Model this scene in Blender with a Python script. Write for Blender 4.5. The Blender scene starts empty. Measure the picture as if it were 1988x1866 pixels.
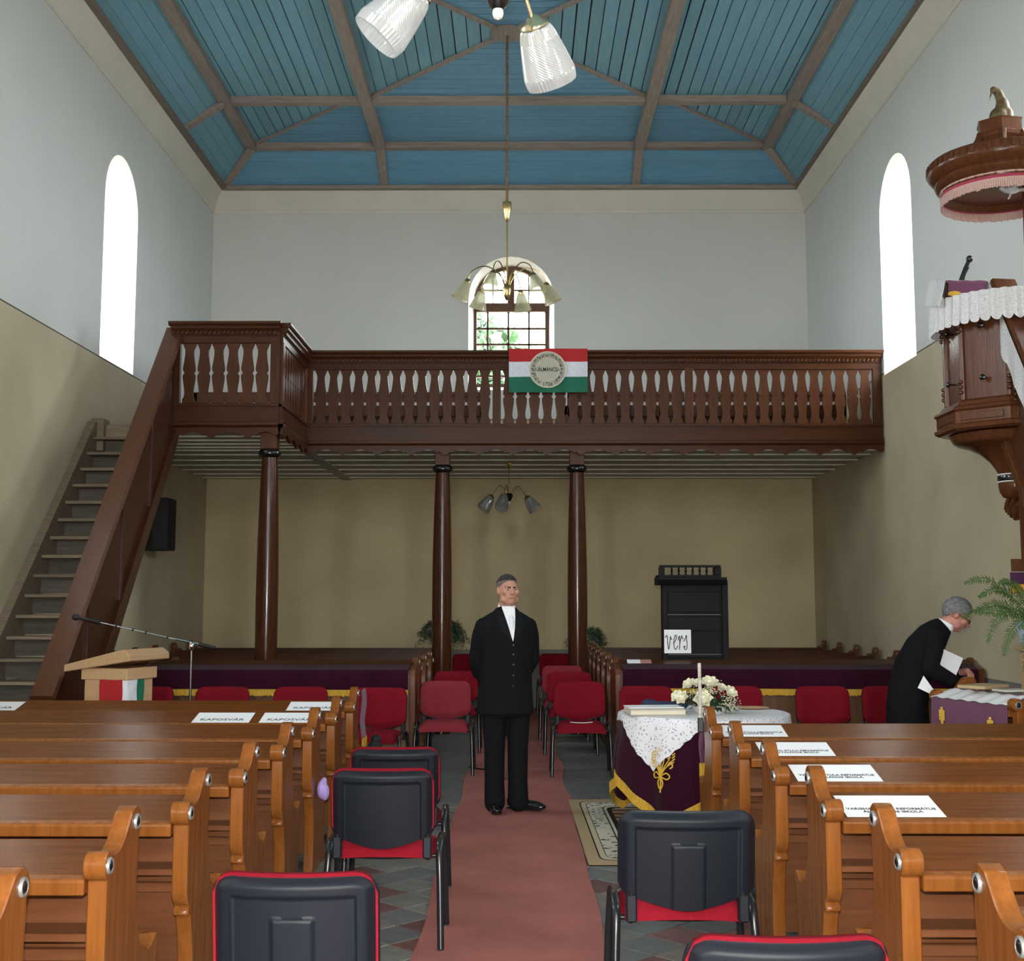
import bpy, bmesh, math, random
from math import sin, cos, pi, sqrt, atan2, radians
from mathutils import Vector, Matrix, Euler
from mathutils.bvhtree import BVHTree

random.seed(7)
scene = bpy.context.scene
COL = scene.collection

# ---------------------------------------------------------------- camera, sky, flash, exposure
F_PX, W_PX, H_PX = 2420.0, 1988.0, 1866.0
CAM_H = 1.58
cam_data = bpy.data.cameras.new('camera')
cam_data.sensor_fit = 'HORIZONTAL'
cam_data.sensor_width = 36.0
cam_data.lens = 36.0 * F_PX / W_PX
cam_data.shift_x = 0.0
cam_data.shift_y = -(H_PX / 2 - 905.0) / W_PX
cam_data.clip_start = 0.05
cam = bpy.data.objects.new('camera', cam_data)
COL.objects.link(cam)
cam.location = (0, 0, CAM_H)
cam.rotation_euler = (pi / 2 + math.atan(260 / F_PX), 0, math.atan(14 / F_PX))
scene.camera = cam

SKY = 35.0
FLASH = 800.0
EXPOSURE = 0.0
world = bpy.data.worlds.new('overcast_sky')
scene.world = world
world.use_nodes = True
wn = world.node_tree.nodes
wn['Background'].inputs['Color'].default_value = (0.94, 0.97, 1.0, 1)
wn['Background'].inputs['Strength'].default_value = SKY

flash_data = bpy.data.lights.new('camera_flash', 'POINT')      # the camera's own flash, above the lens
flash_data.energy = FLASH
flash_data.color = (1.0, 0.95, 0.88)
flash_data.shadow_soft_size = 0.03
flash = bpy.data.objects.new('camera_flash', flash_data)
flash.location = (0.0, 0.0, CAM_H + 0.13)
COL.objects.link(flash)

vs = scene.view_settings
vs.view_transform = 'Standard'
vs.look = 'None'
vs.gamma = 1.0
vs.use_curve_mapping = False
vs.exposure = EXPOSURE

# room
XL, XR, YB, YF = -4.71, 4.40, 18.68, -5.0
ZW = 7.85

# ---------------------------------------------------------------- materials
MATS = {}

def _base(name):
    m = bpy.data.materials.new(name)
    m.use_nodes = True
    return m, m.node_tree.nodes, m.node_tree.links, m.node_tree.nodes['Principled BSDF']

def mat(name, col, rough=0.5, metal=0.0, var=0.0, vscale=6.0, bump=0.0, bscale=60.0, spec=None, stretch=None,
        col2=None, rnd=0.0, sheen=0.0, trans=0.0, coat=0.0):
    """procedural material: colour modulated by stretched noise, optional bump, optional per-object variation"""
    if name in MATS:
        return MATS[name]
    m, N, L, b = _base(name)
    b.inputs['Roughness'].default_value = rough
    b.inputs['Metallic'].default_value = metal
    if spec is not None:
        b.inputs['Specular IOR Level'].default_value = spec
    if sheen:
        b.inputs['Sheen Weight'].default_value = sheen
    if trans:
        b.inputs['Transmission Weight'].default_value = trans
    if coat:
        b.inputs['Coat Weight'].default_value = coat
        b.inputs['Coat Roughness'].default_value = 0.12
    tc = N.new('ShaderNodeTexCoord')
    mp = N.new('ShaderNodeMapping')
    L.new(tc.outputs['Object'], mp.inputs['Vector'])
    if stretch:
        mp.inputs['Scale'].default_value = stretch
    if var > 0 or col2:
        nz = N.new('ShaderNodeTexNoise')
        nz.inputs['Scale'].default_value = vscale
        nz.inputs['Detail'].default_value = 5
        nz.inputs['Roughness'].default_value = 0.6
        L.new(mp.outputs['Vector'], nz.inputs['Vector'])
        rp = N.new('ShaderNodeValToRGB')
        c2 = col2 or tuple(c * (1 - var) for c in col)
        c1 = col if col2 else tuple(min(1, c * (1 + var)) for c in col)
        rp.color_ramp.elements[0].position = 0.3
        rp.color_ramp.elements[1].position = 0.7
        rp.color_ramp.elements[0].color = (*c2, 1)
        rp.color_ramp.elements[1].color = (*c1, 1)
        L.new(nz.outputs['Fac'], rp.inputs['Fac'])
        src = rp.outputs['Color']
        if rnd > 0:
            oi = N.new('ShaderNodeObjectInfo')
            mr = N.new('ShaderNodeMapRange')
            mr.inputs['To Min'].default_value = 1 - rnd
            mr.inputs['To Max'].default_value = 1 + rnd
            L.new(oi.outputs['Random'], mr.inputs['Value'])
            hs = N.new('ShaderNodeHueSaturation')
            L.new(mr.outputs['Result'], hs.inputs['Value'])
            L.new(src, hs.inputs['Color'])
            src = hs.outputs['Color']
        L.new(src, b.inputs['Base Color'])
    else:
        b.inputs['Base Color'].default_value = (*col, 1)
    if bump > 0:
        nb = N.new('ShaderNodeTexNoise')
        nb.inputs['Scale'].default_value = bscale
        nb.inputs['Detail'].default_value = 3
        L.new(mp.outputs['Vector'], nb.inputs['Vector'])
        bp = N.new('ShaderNodeBump')
        bp.inputs['Strength'].default_value = bump
        bp.inputs['Distance'].default_value = 0.01
        L.new(nb.outputs['Fac'], bp.inputs['Height'])
        L.new(bp.outputs['Normal'], b.inputs['Normal'])
    MATS[name] = m
    return m

def wall_mat(name, upper, lower, z_split, dado=None, z_dado=0.0, line=True):
    m, N, L, b = _base(name)
    b.inputs['Roughness'].default_value = 0.85
    b.inputs['Specular IOR Level'].default_value = 0.2
    g = N.new('ShaderNodeNewGeometry')
    sx = N.new('ShaderNodeSeparateXYZ')
    L.new(g.outputs['Position'], sx.inputs['Vector'])
    def gt(v):
        n = N.new('ShaderNodeMath'); n.operation = 'GREATER_THAN'
        n.inputs[1].default_value = v
        L.new(sx.outputs['Z'], n.inputs[0])
        return n.outputs[0]
    def mix(fac, a, c):
        n = N.new('ShaderNodeMix'); n.data_type = 'RGBA'
        L.new(fac, n.inputs['Factor'])
        for s, v in ((6, a), (7, c)):
            if isinstance(v, tuple): n.inputs[s].default_value = (*v, 1)
            else: L.new(v, n.inputs[s])
        return n.outputs[2]
    nz = N.new('ShaderNodeTexNoise'); nz.inputs['Scale'].default_value = 1.3; nz.inputs['Detail'].default_value = 6
    L.new(g.outputs['Position'], nz.inputs['Vector'])
    def blotch(c, a):
        r = N.new('ShaderNodeValToRGB')
        r.color_ramp.elements[0].position = .3; r.color_ramp.elements[1].position = .7
        r.color_ramp.elements[0].color = (*[x * (1 - a) for x in c], 1)
        r.color_ramp.elements[1].color = (*[min(1, x * (1 + a)) for x in c], 1)
        L.new(nz.outputs['Fac'], r.inputs['Fac'])
        return r.outputs['Color']
    c = blotch(lower, .10)
    if dado:
        c = mix(gt(z_dado), dado, c)
    if line:
        c = mix(gt(z_split - .012), c, (.12, .11, .09))
        c = mix(gt(z_split + .004), c, blotch(upper, .02))
    else:
        c = mix(gt(z_split), c, blotch(upper, .02))
    L.new(c, b.inputs['Base Color'])
    nb = N.new('ShaderNodeTexNoise'); nb.inputs['Scale'].default_value = 9; nb.inputs['Detail'].default_value = 8
    L.new(g.outputs['Position'], nb.inputs['Vector'])
    bp = N.new('ShaderNodeBump'); bp.inputs['Strength'].default_value = .12; bp.inputs['Distance'].default_value = .03
    L.new(nb.outputs['Fac'], bp.inputs['Height']); L.new(bp.outputs['Normal'], b.inputs['Normal'])
    return m

def glass_mat(name, tint=(1, 1, 1), refl=0.08, haze=0.0, hazecol=(1, 1, 1), bump=0.0, bscale=150, rough=.03):
    """thin glass: clear with a little mirror and, for pressed or frosted glass, some white scatter"""
    m, N, L, b = _base(name)
    N.remove(b)
    out = N['Material Output']
    t = N.new('ShaderNodeBsdfTransparent'); t.inputs['Color'].default_value = (*tint, 1)
    gl = N.new('ShaderNodeBsdfGlossy'); gl.inputs['Roughness'].default_value = rough
    mx = N.new('ShaderNodeMixShader'); mx.inputs[0].default_value = refl
    L.new(t.outputs[0], mx.inputs[1]); L.new(gl.outputs[0], mx.inputs[2])
    last = mx.outputs[0]
    if haze > 0:
        d = N.new('ShaderNodeBsdfDiffuse'); d.inputs['Color'].default_value = (*hazecol, 1)
        tr = N.new('ShaderNodeBsdfTranslucent'); tr.inputs['Color'].default_value = (*hazecol, 1)
        m2 = N.new('ShaderNodeMixShader'); m2.inputs[0].default_value = .4
        L.new(d.outputs[0], m2.inputs[1]); L.new(tr.outputs[0], m2.inputs[2])
        m3 = N.new('ShaderNodeMixShader'); m3.inputs[0].default_value = haze
        L.new(last, m3.inputs[1]); L.new(m2.outputs[0], m3.inputs[2])
        last = m3.outputs[0]
    if bump > 0:
        tc = N.new('ShaderNodeTexCoord')
        v = N.new('ShaderNodeTexVoronoi'); v.inputs['Scale'].default_value = bscale
        L.new(tc.outputs['Object'], v.inputs['Vector'])
        bp = N.new('ShaderNodeBump'); bp.inputs['Strength'].default_value = bump; bp.inputs['Distance'].default_value = .004
        L.new(v.outputs['Distance'], bp.inputs['Height'])
        L.new(bp.outputs['Normal'], gl.inputs['Normal'])
        if haze > 0: L.new(bp.outputs['Normal'], d.inputs['Normal'])
    L.new(last, out.inputs['Surface'])
    MATS[name] = m
    return m

def lace_mat(name, col, scale, cover=.55):
    m, N, L, b = _base(name)
    out = N['Material Output']
    b.inputs['Base Color'].default_value = (*col, 1); b.inputs['Roughness'].default_value = .9
    tc = N.new('ShaderNodeTexCoord')
    nz = N.new('ShaderNodeTexNoise'); nz.inputs['Scale'].default_value = scale * .35; nz.inputs['Detail'].default_value = 1
    L.new(tc.outputs['Object'], nz.inputs['Vector'])
    ad = N.new('ShaderNodeVectorMath'); ad.operation = 'MULTIPLY_ADD'
    L.new(nz.outputs['Color'], ad.inputs[0]); ad.inputs[1].default_value = (.06, .06, .06); L.new(tc.outputs['Object'], ad.inputs[2])
    wv = N.new('ShaderNodeTexVoronoi'); wv.feature = 'DISTANCE_TO_EDGE'; wv.inputs['Scale'].default_value = scale
    L.new(ad.outputs[0], wv.inputs['Vector'])
    th = N.new('ShaderNodeMath'); th.operation = 'GREATER_THAN'; th.inputs[1].default_value = cover
    L.new(wv.outputs['Distance'], th.inputs[0])
    sc = N.new('ShaderNodeMath'); sc.operation = 'MULTIPLY'; sc.inputs[1].default_value = .55
    L.new(th.outputs[0], sc.inputs[0])
    t = N.new('ShaderNodeBsdfTransparent')
    mx = N.new('ShaderNodeMixShader')
    L.new(sc.outputs[0], mx.inputs[0]); L.new(b.outputs[0], mx.inputs[1]); L.new(t.outputs[0], mx.inputs[2])
    L.new(mx.outputs[0], out.inputs['Surface'])
    MATS[name] = m
    return m

def rug_mat(name):
    """flat woven rug: beige field, dark line, patterned border (woven in, so colour only)"""
    m, N, L, b = _base(name)
    b.inputs['Roughness'].default_value = .95; b.inputs['Specular IOR Level'].default_value = .1
    tc = N.new('ShaderNodeTexCoord'); sx = N.new('ShaderNodeSeparateXYZ')
    L.new(tc.outputs['Object'], sx.inputs['Vector'])
    def M(op, a, c=None):
        n = N.new('ShaderNodeMath'); n.operation = op
        for i, v in enumerate((a, c)):
            if v is None: continue
            if isinstance(v, (int, float)): n.inputs[i].default_value = v
            else: L.new(v, n.inputs[i])
        return n.outputs[0]
    HX, HY = .80, 1.21
    dx = M('SUBTRACT', HX, M('ABSOLUTE', sx.outputs['X']))
    dy = M('SUBTRACT', HY, M('ABSOLUTE', sx.outputs['Y']))
    # distance to the rounded border line
    d = M('SMOOTH_MIN', dx, M('MULTIPLY', dy, .75)); d.node.inputs[2].default_value = .12
    v = N.new('ShaderNodeTexVoronoi'); v.inputs['Scale'].default_value = 26
    L.new(tc.outputs['Object'], v.inputs['Vector'])
    w = N.new('ShaderNodeTexWave'); w.wave_type = 'BANDS'; w.bands_direction = 'Y'; w.inputs['Scale'].default_value = 3.2
    w.inputs['Distortion'].default_value = 1.5; w.inputs['Detail'].default_value = 2
    L.new(tc.outputs['Object'], w.inputs['Vector'])
    def band(lo, hi):
        return M('MULTIPLY', M('GREATER_THAN', d, lo), M('LESS_THAN', d, hi))
    def mix(fac, a, c):
        n = N.new('ShaderNodeMix'); n.data_type = 'RGBA'; L.new(fac, n.inputs['Factor'])
        for s, x in ((6, a), (7, c)):
            if isinstance(x, tuple): n.inputs[s].default_value = (*x, 1)
            else: L.new(x, n.inputs[s])
        return n.outputs[2]
    beige, dark, cream, brown = (.36, .27, .16), (.03, .022, .016), (.5, .47, .38), (.14, .08, .05)
    c = mix(band(.075, .085), beige, dark)
    c = mix(band(.085, .12), c, (.45, .38, .26))
    c = mix(band(.12, .125), c, dark)
    c = mix(band(.125, .235), c, mix(M('GREATER_THAN', w.outputs['Fac'], .5), cream, mix(M('GREATER_THAN', v.outputs['Distance'], .45), (.07, .07, .06), cream)))
    c = mix(band(.235, .245), c, dark)
    c = mix(band(.245, .265), c, cream)
    c = mix(band(.265, .30), c, dark)
    w2 = N.new('ShaderNodeTexWave'); w2.wave_type = 'BANDS'; w2.bands_direction = 'Y'; w2.inputs['Scale'].default_value = 2.0
    L.new(tc.outputs['Object'], w2.inputs['Vector'])
    c = mix(band(.30, .40), c, mix(M('GREATER_THAN', w2.outputs['Fac'], .35), (.4, .3, .18), brown))
    c = mix(band(.40, .42), c, cream)
    c = mix(band(.42, .435), c, dark)
    L.new(c, b.inputs['Base Color'])
    MATS[name] = m
    return m

def wood(name, a, b_, rough=.35, along='X', rnd=.08, coat=0.0, bump=.05, spec=.32):
    s = {'X': (1, 12, 12), 'Y': (12, 1, 12), 'Z': (12, 12, 1)}[along]
    return mat(name, a, rough, var=.2, vscale=3.0, stretch=s, col2=b_, rnd=rnd, bump=bump, bscale=8, coat=coat, spec=spec)

PEW_X = wood('pew_varnish_long', (.172, .056, .0135), (.112, .0345, .008), .22, 'X', spec=.08)
PEW_Z = wood('pew_varnish_upright', (.255, .088, .019), (.17, .055, .011), .25, 'Z', spec=.2)
PEW_IN = wood('pew_panel_wood', (.21, .078, .030), (.145, .052, .020), .36, 'X')
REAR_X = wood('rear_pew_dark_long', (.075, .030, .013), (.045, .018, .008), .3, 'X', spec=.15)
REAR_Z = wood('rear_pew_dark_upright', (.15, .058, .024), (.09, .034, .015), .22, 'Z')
GAL_X = wood('gallery_brown_long', (.070, .0225, .0075), (.042, .0130, .0045), .3, 'X', rnd=.05, spec=.14)
GAL_Z = wood('gallery_brown_upright', (.082, .0275, .0095), (.050, .0155, .0055), .34, 'Z', rnd=.1, spec=.14)
GAL_D = wood('stair_panel_brown', (.062, .020, .008), (.040, .0125, .005), .32, 'Z', rnd=.05)
CAPW = wood('stair_cap_brown', (.105, .040, .017), (.075, .028, .012), .38, 'Y', rnd=.05)
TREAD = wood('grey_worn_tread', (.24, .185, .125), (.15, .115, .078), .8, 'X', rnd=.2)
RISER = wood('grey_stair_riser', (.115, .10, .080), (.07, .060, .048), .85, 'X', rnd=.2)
COLW = wood('column_brown', (.066, .0215, .0095), (.040, .0125, .006), .17, 'Z', rnd=.05)
BLACK = mat('black_gloss_paint', (.008, .007, .008), .18)
BEAM = wood('ceiling_beam_greyed', (.36, .30, .265), (.25, .205, .18), .8, 'Y', rnd=.06)
BEAMX = wood('ceiling_beam_greyed_cross', (.36, .30, .265), (.25, .205, .18), .8, 'X', rnd=.06)
BLUE_Y = wood('ceiling_plank_blue_long', (.200, .395, .500), (.155, .335, .440), .7, 'Y', rnd=.07)
BLUE_X = wood('ceiling_plank_blue_cross', (.165, .360, .520), (.130, .305, .460), .7, 'X', rnd=.05)
SOFF = mat('soffit_paint', (.46, .46, .40), .8, var=.06, vscale=2)
BATT = mat('soffit_batten_white', (.62, .60, .50), .8)
WHITE = mat('white_plaster', (.76, .76, .72), .85, var=.03, vscale=2)
CORN = mat('cornice_cream', (.72, .70, .62), .85, var=.04, vscale=2)
WALL_SIDE = wall_mat('wall_paint_side', (.68, .69, .67), (.52, .45, .315), 4.30, (.20, .19, .165), .85)
WALL_BACK = wall_mat('wall_paint_back', (.69, .69, .66), (.52, .43, .265), 4.30, (.20, .19, .165), .85)
BRASS = mat('polished_brass', (.75, .55, .24), .2, 1.0)
CHROME = mat('chrome', (.75, .75, .77), .12, 1.0)
DARKM = mat('black_metal', (.012, .012, .013), .3)
PLAST = mat('black_chair_plastic', (.0085, .0112, .0172), .45, bump=.15, bscale=900, spec=.28)
TUBE = mat('black_enamel_tube', (.012, .013, .015), .25)
REDF = mat('red_upholstery', (.27, .010, .022), .92, var=.1, vscale=40, spec=.1, bump=.2, bscale=700)
REDR = mat('dark_red_upholstery', (.175, .006, .014), .92, var=.1, vscale=40, spec=.1, bump=.2, bscale=700)  # darker fabric; weaker flash light on the rear chairs is coloured in too
REDF2 = mat('faded_red_upholstery', (.215, .026, .036), .92, var=.1, vscale=40, spec=.1, bump=.2, bscale=700)
VELV = mat('aubergine_velvet', (.030, .004, .014), .95, var=.2, vscale=5, sheen=.06, spec=.1)
PURP = mat('purple_cloth', (.13, .035, .085), .9, var=.12, vscale=8, sheen=.2)
GOLD = mat('gold_fringe', (.62, .36, .03), .7, var=.35, vscale=30, stretch=(8, 8, .6), bump=.5, bscale=60)
GOLDT = mat('gold_thread', (.65, .40, .04), .5)
CLOTH = mat('white_cloth', (.78, .78, .80), .9, var=.04, vscale=9)
PAPER = mat('white_paper', (.90, .91, .94), .7)
INK = mat('black_ink', (.02, .02, .022), .7)
INKG = mat('grey_ink', (.10, .10, .12), .7)
CARPET = mat('faded_red_carpet', (.35, .130, .112), .97, var=.14, vscale=2.2, bump=.6, bscale=300, spec=.1)
RUG = rug_mat('patterned_rug')
LACE = lace_mat('white_lace', (.78, .78, .84), 38, .24)
LACE2 = lace_mat('grey_white_lace', (.66, .66, .68), 120, .22)
FROST = glass_mat('cream_glass_shade', (.95, .95, .88), .10, .62, (.70, .67, .48))
PRESS = glass_mat('pressed_clear_glass', (.93, .95, .96), .32, .26, (.95, .96, .98), 0, 230, .14)
PRESS2 = glass_mat('pressed_smoky_glass', (.8, .82, .82), .2, .3, (.5, .52, .52), 0, 260, .12)
PANE = glass_mat('window_glass', (.97, .99, .99), .05)
SKIN = mat('skin', (.46, .235, .165), .5, var=.07, vscale=20)
SKIN2 = mat('ruddy_skin', (.45, .195, .150), .5, var=.08, vscale=20)
SUIT = mat('black_suit_wool', (.006, .0065, .008), .9, bump=.1, bscale=400, spec=.12)
SUITL = mat('black_suit_lapel', (.0065, .007, .009), .8, spec=.15)
SHIRT = mat('white_shirt', (.80, .81, .86), .8)
TIE = mat('white_silk_tie', (.72, .74, .80), .45)
SHOE = mat('black_leather', (.008, .008, .009), .16)
HAIRD = mat('dark_cropped_hair', (.020, .018, .017), .7, var=.3, vscale=60, bump=.6, bscale=400)
HAIRS = mat('short_greying_hair', (.13, .095, .075), .7, var=.3, vscale=80, bump=.4, bscale=500)
HAIRG = mat('grey_hair', (.17, .17, .17), .6, var=.5, vscale=30, stretch=(1, 1, 4), bump=.6, bscale=120)
LEAF = mat('fern_green', (.045, .100, .020), .6, var=.3, vscale=15)
LEAFD = mat('dark_leaf_green', (.022, .060, .022), .45, var=.3, vscale=15)
PETAL = mat('cream_petal', (.82, .80, .62), .6)
OAK = wood('light_oak_veneer', (.52, .34, .19), (.46, .29, .155), .45, 'X')
# ---------------------------------------------------------------- mesh helpers
class MB:
    def __init__(s):
        s.v = []; s.f = []
    def add(s, vs_, fs_, M=None):
        o = len(s.v)
        s.v += [tuple(M @ Vector(v)) if M else tuple(v) for v in vs_]
        s.f += [tuple(i + o for i in f) for f in fs_]
        return s
    def bx(s, x0, x1, y0, y1, z0, z1, M=None):
        v = [(x0, y0, z0), (x1, y0, z0), (x1, y1, z0), (x0, y1, z0), (x0, y0, z1), (x1, y0, z1), (x1, y1, z1), (x0, y1, z1)]
        return s.add(v, [(0, 3, 2, 1), (4, 5, 6, 7), (0, 1, 5, 4), (1, 2, 6, 5), (2, 3, 7, 6), (3, 0, 4, 7)], M)
    def prism(s, poly, axis, a, b, M=None):
        """poly: 2D points in the plane across axis ('X': (y,z), 'Y': (x,z), 'Z': (x,y))"""
        n = len(poly)
        mk = {'X': lambda p, t: (t, p[0], p[1]), 'Y': lambda p, t: (p[0], t, p[1]), 'Z': lambda p, t: (p[0], p[1], t)}[axis]
        v = [mk(p, a) for p in poly] + [mk(p, b) for p in poly]
        f = [tuple(range(n - 1, -1, -1)), tuple(range(n, 2 * n))] + [(i, (i + 1) % n, (i + 1) % n + n, i + n) for i in range(n)]
        return s.add(v, f, M)
    def lathe(s, prof, n=24, M=None, a0=0, a1=2 * pi, cap=True):
        full = abs(a1 - a0 - 2 * pi) < 1e-6
        k = n if full else n + 1
        v = []
        for r, z in prof:
            for i in range(k):
                t = a0 + (a1 - a0) * i / n
                v.append((r * cos(t), r * sin(t), z))
        f = []
        for j in range(len(prof) - 1):
            for i in range(n):
                i2 = (i + 1) % k if full else i + 1
                f.append((j * k + i, j * k + i2, (j + 1) * k + i2, (j + 1) * k + i))
        if full and cap:
            if prof[0][0] > 1e-5: f.append(tuple(range(k - 1, -1, -1)))
            if prof[-1][0] > 1e-5: f.append(tuple((len(prof) - 1) * k + i for i in range(k)))
        return s.add(v, f, M)
    def tube(s, pts, r, n=8, flat=1.0, M=None):
        pts = [Vector(p) for p in pts]
        rs = r if isinstance(r, (list, tuple)) else [r] * len(pts)
        v = []; f = []
        up = None
        for i, p in enumerate(pts):
            d = (pts[min(i + 1, len(pts) - 1)] - pts[max(i - 1, 0)])
            d = d.normalized() if d.length > 1e-9 else Vector((0, 0, 1))
            if up is None:
                up = Vector((0, 0, 1)) if abs(d.z) < .9 else Vector((1, 0, 0))
            a = d.cross(up)
            a = a.normalized() if a.length > 1e-6 else d.orthogonal().normalized()
            b = a.cross(d).normalized()
            up = b
            for k in range(n):
                t = 2 * pi * k / n
                v.append(p + a * cos(t) * rs[i] + b * sin(t) * rs[i] * flat)
        for i in range(len(pts) - 1):
            for k in range(n):
                k2 = (k + 1) % n
                f.append((i * n + k, i * n + k2, (i + 1) * n + k2, (i + 1) * n + k))
        f.append(tuple(range(n - 1, -1, -1)))
        f.append(tuple((len(pts) - 1) * n + k for k in range(n)))
        return s.add(v, f, M)
    def ell(s, c, r, nu=16, nv=10, R=None):
        v = []; f = []
        for j in range(nv + 1):
            ph = pi * j / nv
            for i in range(nu):
                th = 2 * pi * i / nu
                q = Vector((r[0] * sin(ph) * cos(th), r[1] * sin(ph) * sin(th), r[2] * cos(ph)))
                if R: q = R @ q
                v.append(Vector(c) + q)
        for j in range(nv):
            for i in range(nu):
                f.append((j * nu + i, (j + 1) * nu + i, (j + 1) * nu + (i + 1) % nu, j * nu + (i + 1) % nu))
        return s.add(v, f)
    def cap(s, a, b, ra, rb, n=12):
        """tapered capsule from a to b"""
        a = Vector(a); b = Vector(b); d = b - a; L = d.length; d = d.normalized()
        pts = []; rs = []
        for k in range(5):
            t = pi / 2 * k / 4
            pts.append(a - d * ra * cos(t)); rs.append(max(1e-4, ra * sin(t)))
        for k in range(1, 4):
            pts.append(a + d * L * k / 4); rs.append(ra + (rb - ra) * k / 4)
        for k in range(5):
            t = pi / 2 * k / 4
            pts.append(b + d * rb * sin(t)); rs.append(max(1e-4, rb * cos(t)))
        return s.tube(pts, rs, n)
    def loft(s, rings, closed=True, caps=True):
        n = len(rings[0]); v = [p for r in rings for p in r]; f = []
        for j in range(len(rings) - 1):
            for i in range(n if closed else n - 1):
                i2 = (i + 1) % n
                f.append((j * n + i, j * n + i2, (j + 1) * n + i2, (j + 1) * n + i))
        if caps and closed:
            f.append(tuple(range(n - 1, -1, -1))); f.append(tuple((len(rings) - 1) * n + i for i in range(n)))
        return s.add(v, f)
    def grid(s, fn, nu, nv, thick=None):
        """fn(i,j)->point ; thick: vector or fn giving the offset of the back sheet"""
        v = [Vector(fn(i, j)) for j in range(nv + 1) for i in range(nu + 1)]
        w = nu + 1
        f = [(j * w + i, j * w + i + 1, (j + 1) * w + i + 1, (j + 1) * w + i) for j in range(nv) for i in range(nu)]
        if thick is None:
            return s.add(v, f)
        t = thick if callable(thick) else (lambda i, j: thick)
        o = len(v)
        v2 = [v[j * w + i] + Vector(t(i, j)) for j in range(nv + 1) for i in range(nu + 1)]
        f2 = [tuple(o + k for k in reversed(q)) for q in f]
        rim = [(i, 0) for i in range(nu)] + [(nu, j) for j in range(nv)] + [(i, nv) for i in range(nu, 0, -1)] + [(0, j) for j in range(nv, 0, -1)]
        idx = [j * w + i for i, j in rim]
        f3 = [(idx[k], o + idx[k], o + idx[(k + 1) % len(idx)], idx[(k + 1) % len(idx)]) for k in range(len(idx))]
        return s.add(v + v2, f + f2 + f3)
    def mesh(s, name, smooth=35, bevel=0.0, seg=1):
        me = bpy.data.meshes.new(name)
        me.from_pydata([tuple(v) for v in s.v], [], s.f)
        bm = bmesh.new(); bm.from_mesh(me)
        bmesh.ops.recalc_face_normals(bm, faces=bm.faces)
        if bevel > 0:
            ed = [e for e in bm.edges if len(e.link_faces) == 2 and e.calc_face_angle(0) > radians(28)]
            bmesh.ops.bevel(bm, geom=ed, offset=bevel, segments=seg, affect='EDGES', profile=.5, clamp_overlap=True)
        bm.to_mesh(me); bm.free()
        if smooth:
            me.polygons.foreach_set('use_smooth', [True] * len(me.polygons))
            me.set_sharp_from_angle(angle=radians(smooth))
        return me
    def build(s, name, m, parent=None, smooth=35, bevel=0.0, seg=1, loc=None):
        me = s.mesh(name, smooth, bevel, seg)
        me.materials.append(m)
        return link(name, me, parent, loc)

def link(name, me, parent=None, loc=None):
    o = bpy.data.objects.new(name, me)
    COL.objects.link(o)
    if parent: o.parent = parent
    if loc: o.location = loc
    return o

def empty(name, loc=(0, 0, 0), rz=0.0):
    o = bpy.data.objects.new(name, None)
    o.empty_display_size = .1
    o.location = loc; o.rotation_euler = (0, 0, rz)
    COL.objects.link(o)
    return o

def tag(o, label=None, cat=None, group=None, kind=None):
    if label: o['label'] = label
    if cat: o['category'] = cat
    if group: o['group'] = group
    if kind: o['kind'] = kind
    return o

def struct(o): o['kind'] = 'structure'; return o

def copy_tree(src, parent=None):
    c = src.copy(); COL.objects.link(c); c.parent = parent
    for ch in list(src.children):
        copy_tree(ch, c)
    return c

def RX(a): return Matrix.Rotation(a, 4, 'X')
def RY(a): return Matrix.Rotation(a, 4, 'Y')
def RZ(a): return Matrix.Rotation(a, 4, 'Z')
def T(x, y, z): return Matrix.Translation((x, y, z))

def frame_to(d):
    """matrix whose Z axis points along d"""
    return Vector(d).to_track_quat('Z', 'Y').to_matrix().to_4x4()

def spline(pts, n=8):
    """Catmull-Rom through points (tuples of any dimension)"""
    out = []
    P = [pts[0]] + list(pts) + [pts[-1]]
    for i in range(1, len(P) - 2):
        p0, p1, p2, p3 = P[i - 1], P[i], P[i + 1], P[i + 2]
        for k in range(n):
            t = k / n
            out.append(tuple(.5 * ((2 * b) + (-a + c) * t + (2 * a - 5 * b + 4 * c - d) * t * t + (-a + 3 * b - 3 * c + d) * t ** 3)
                             for a, b, c, d in zip(p0, p1, p2, p3)))
    out.append(tuple(pts[-1]))
    return out

def clip_poly(poly, a, b):
    """keep the part of a convex polygon to the left of the line a->b"""
    out = []
    def side(p): return (b[0] - a[0]) * (p[1] - a[1]) - (b[1] - a[1]) * (p[0] - a[0])
    for i, p in enumerate(poly):
        q = poly[(i + 1) % len(poly)]
        sp_, sq = side(p), side(q)
        if sp_ >= 0: out.append(p)
        if sp_ * sq < 0:
            t = sp_ / (sp_ - sq)
            out.append((p[0] + (q[0] - p[0]) * t, p[1] + (q[1] - p[1]) * t))
    return out

def clip_conv(poly, conv):
    for i in range(len(conv)):
        poly = clip_poly(poly, conv[i], conv[(i + 1) % len(conv)])
        if len(poly) < 3: return []
    return poly

def area(poly):
    return .5 * sum(poly[i][0] * poly[(i + 1) % len(poly)][1] - poly[(i + 1) % len(poly)][0] * poly[i][1] for i in range(len(poly)))

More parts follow.
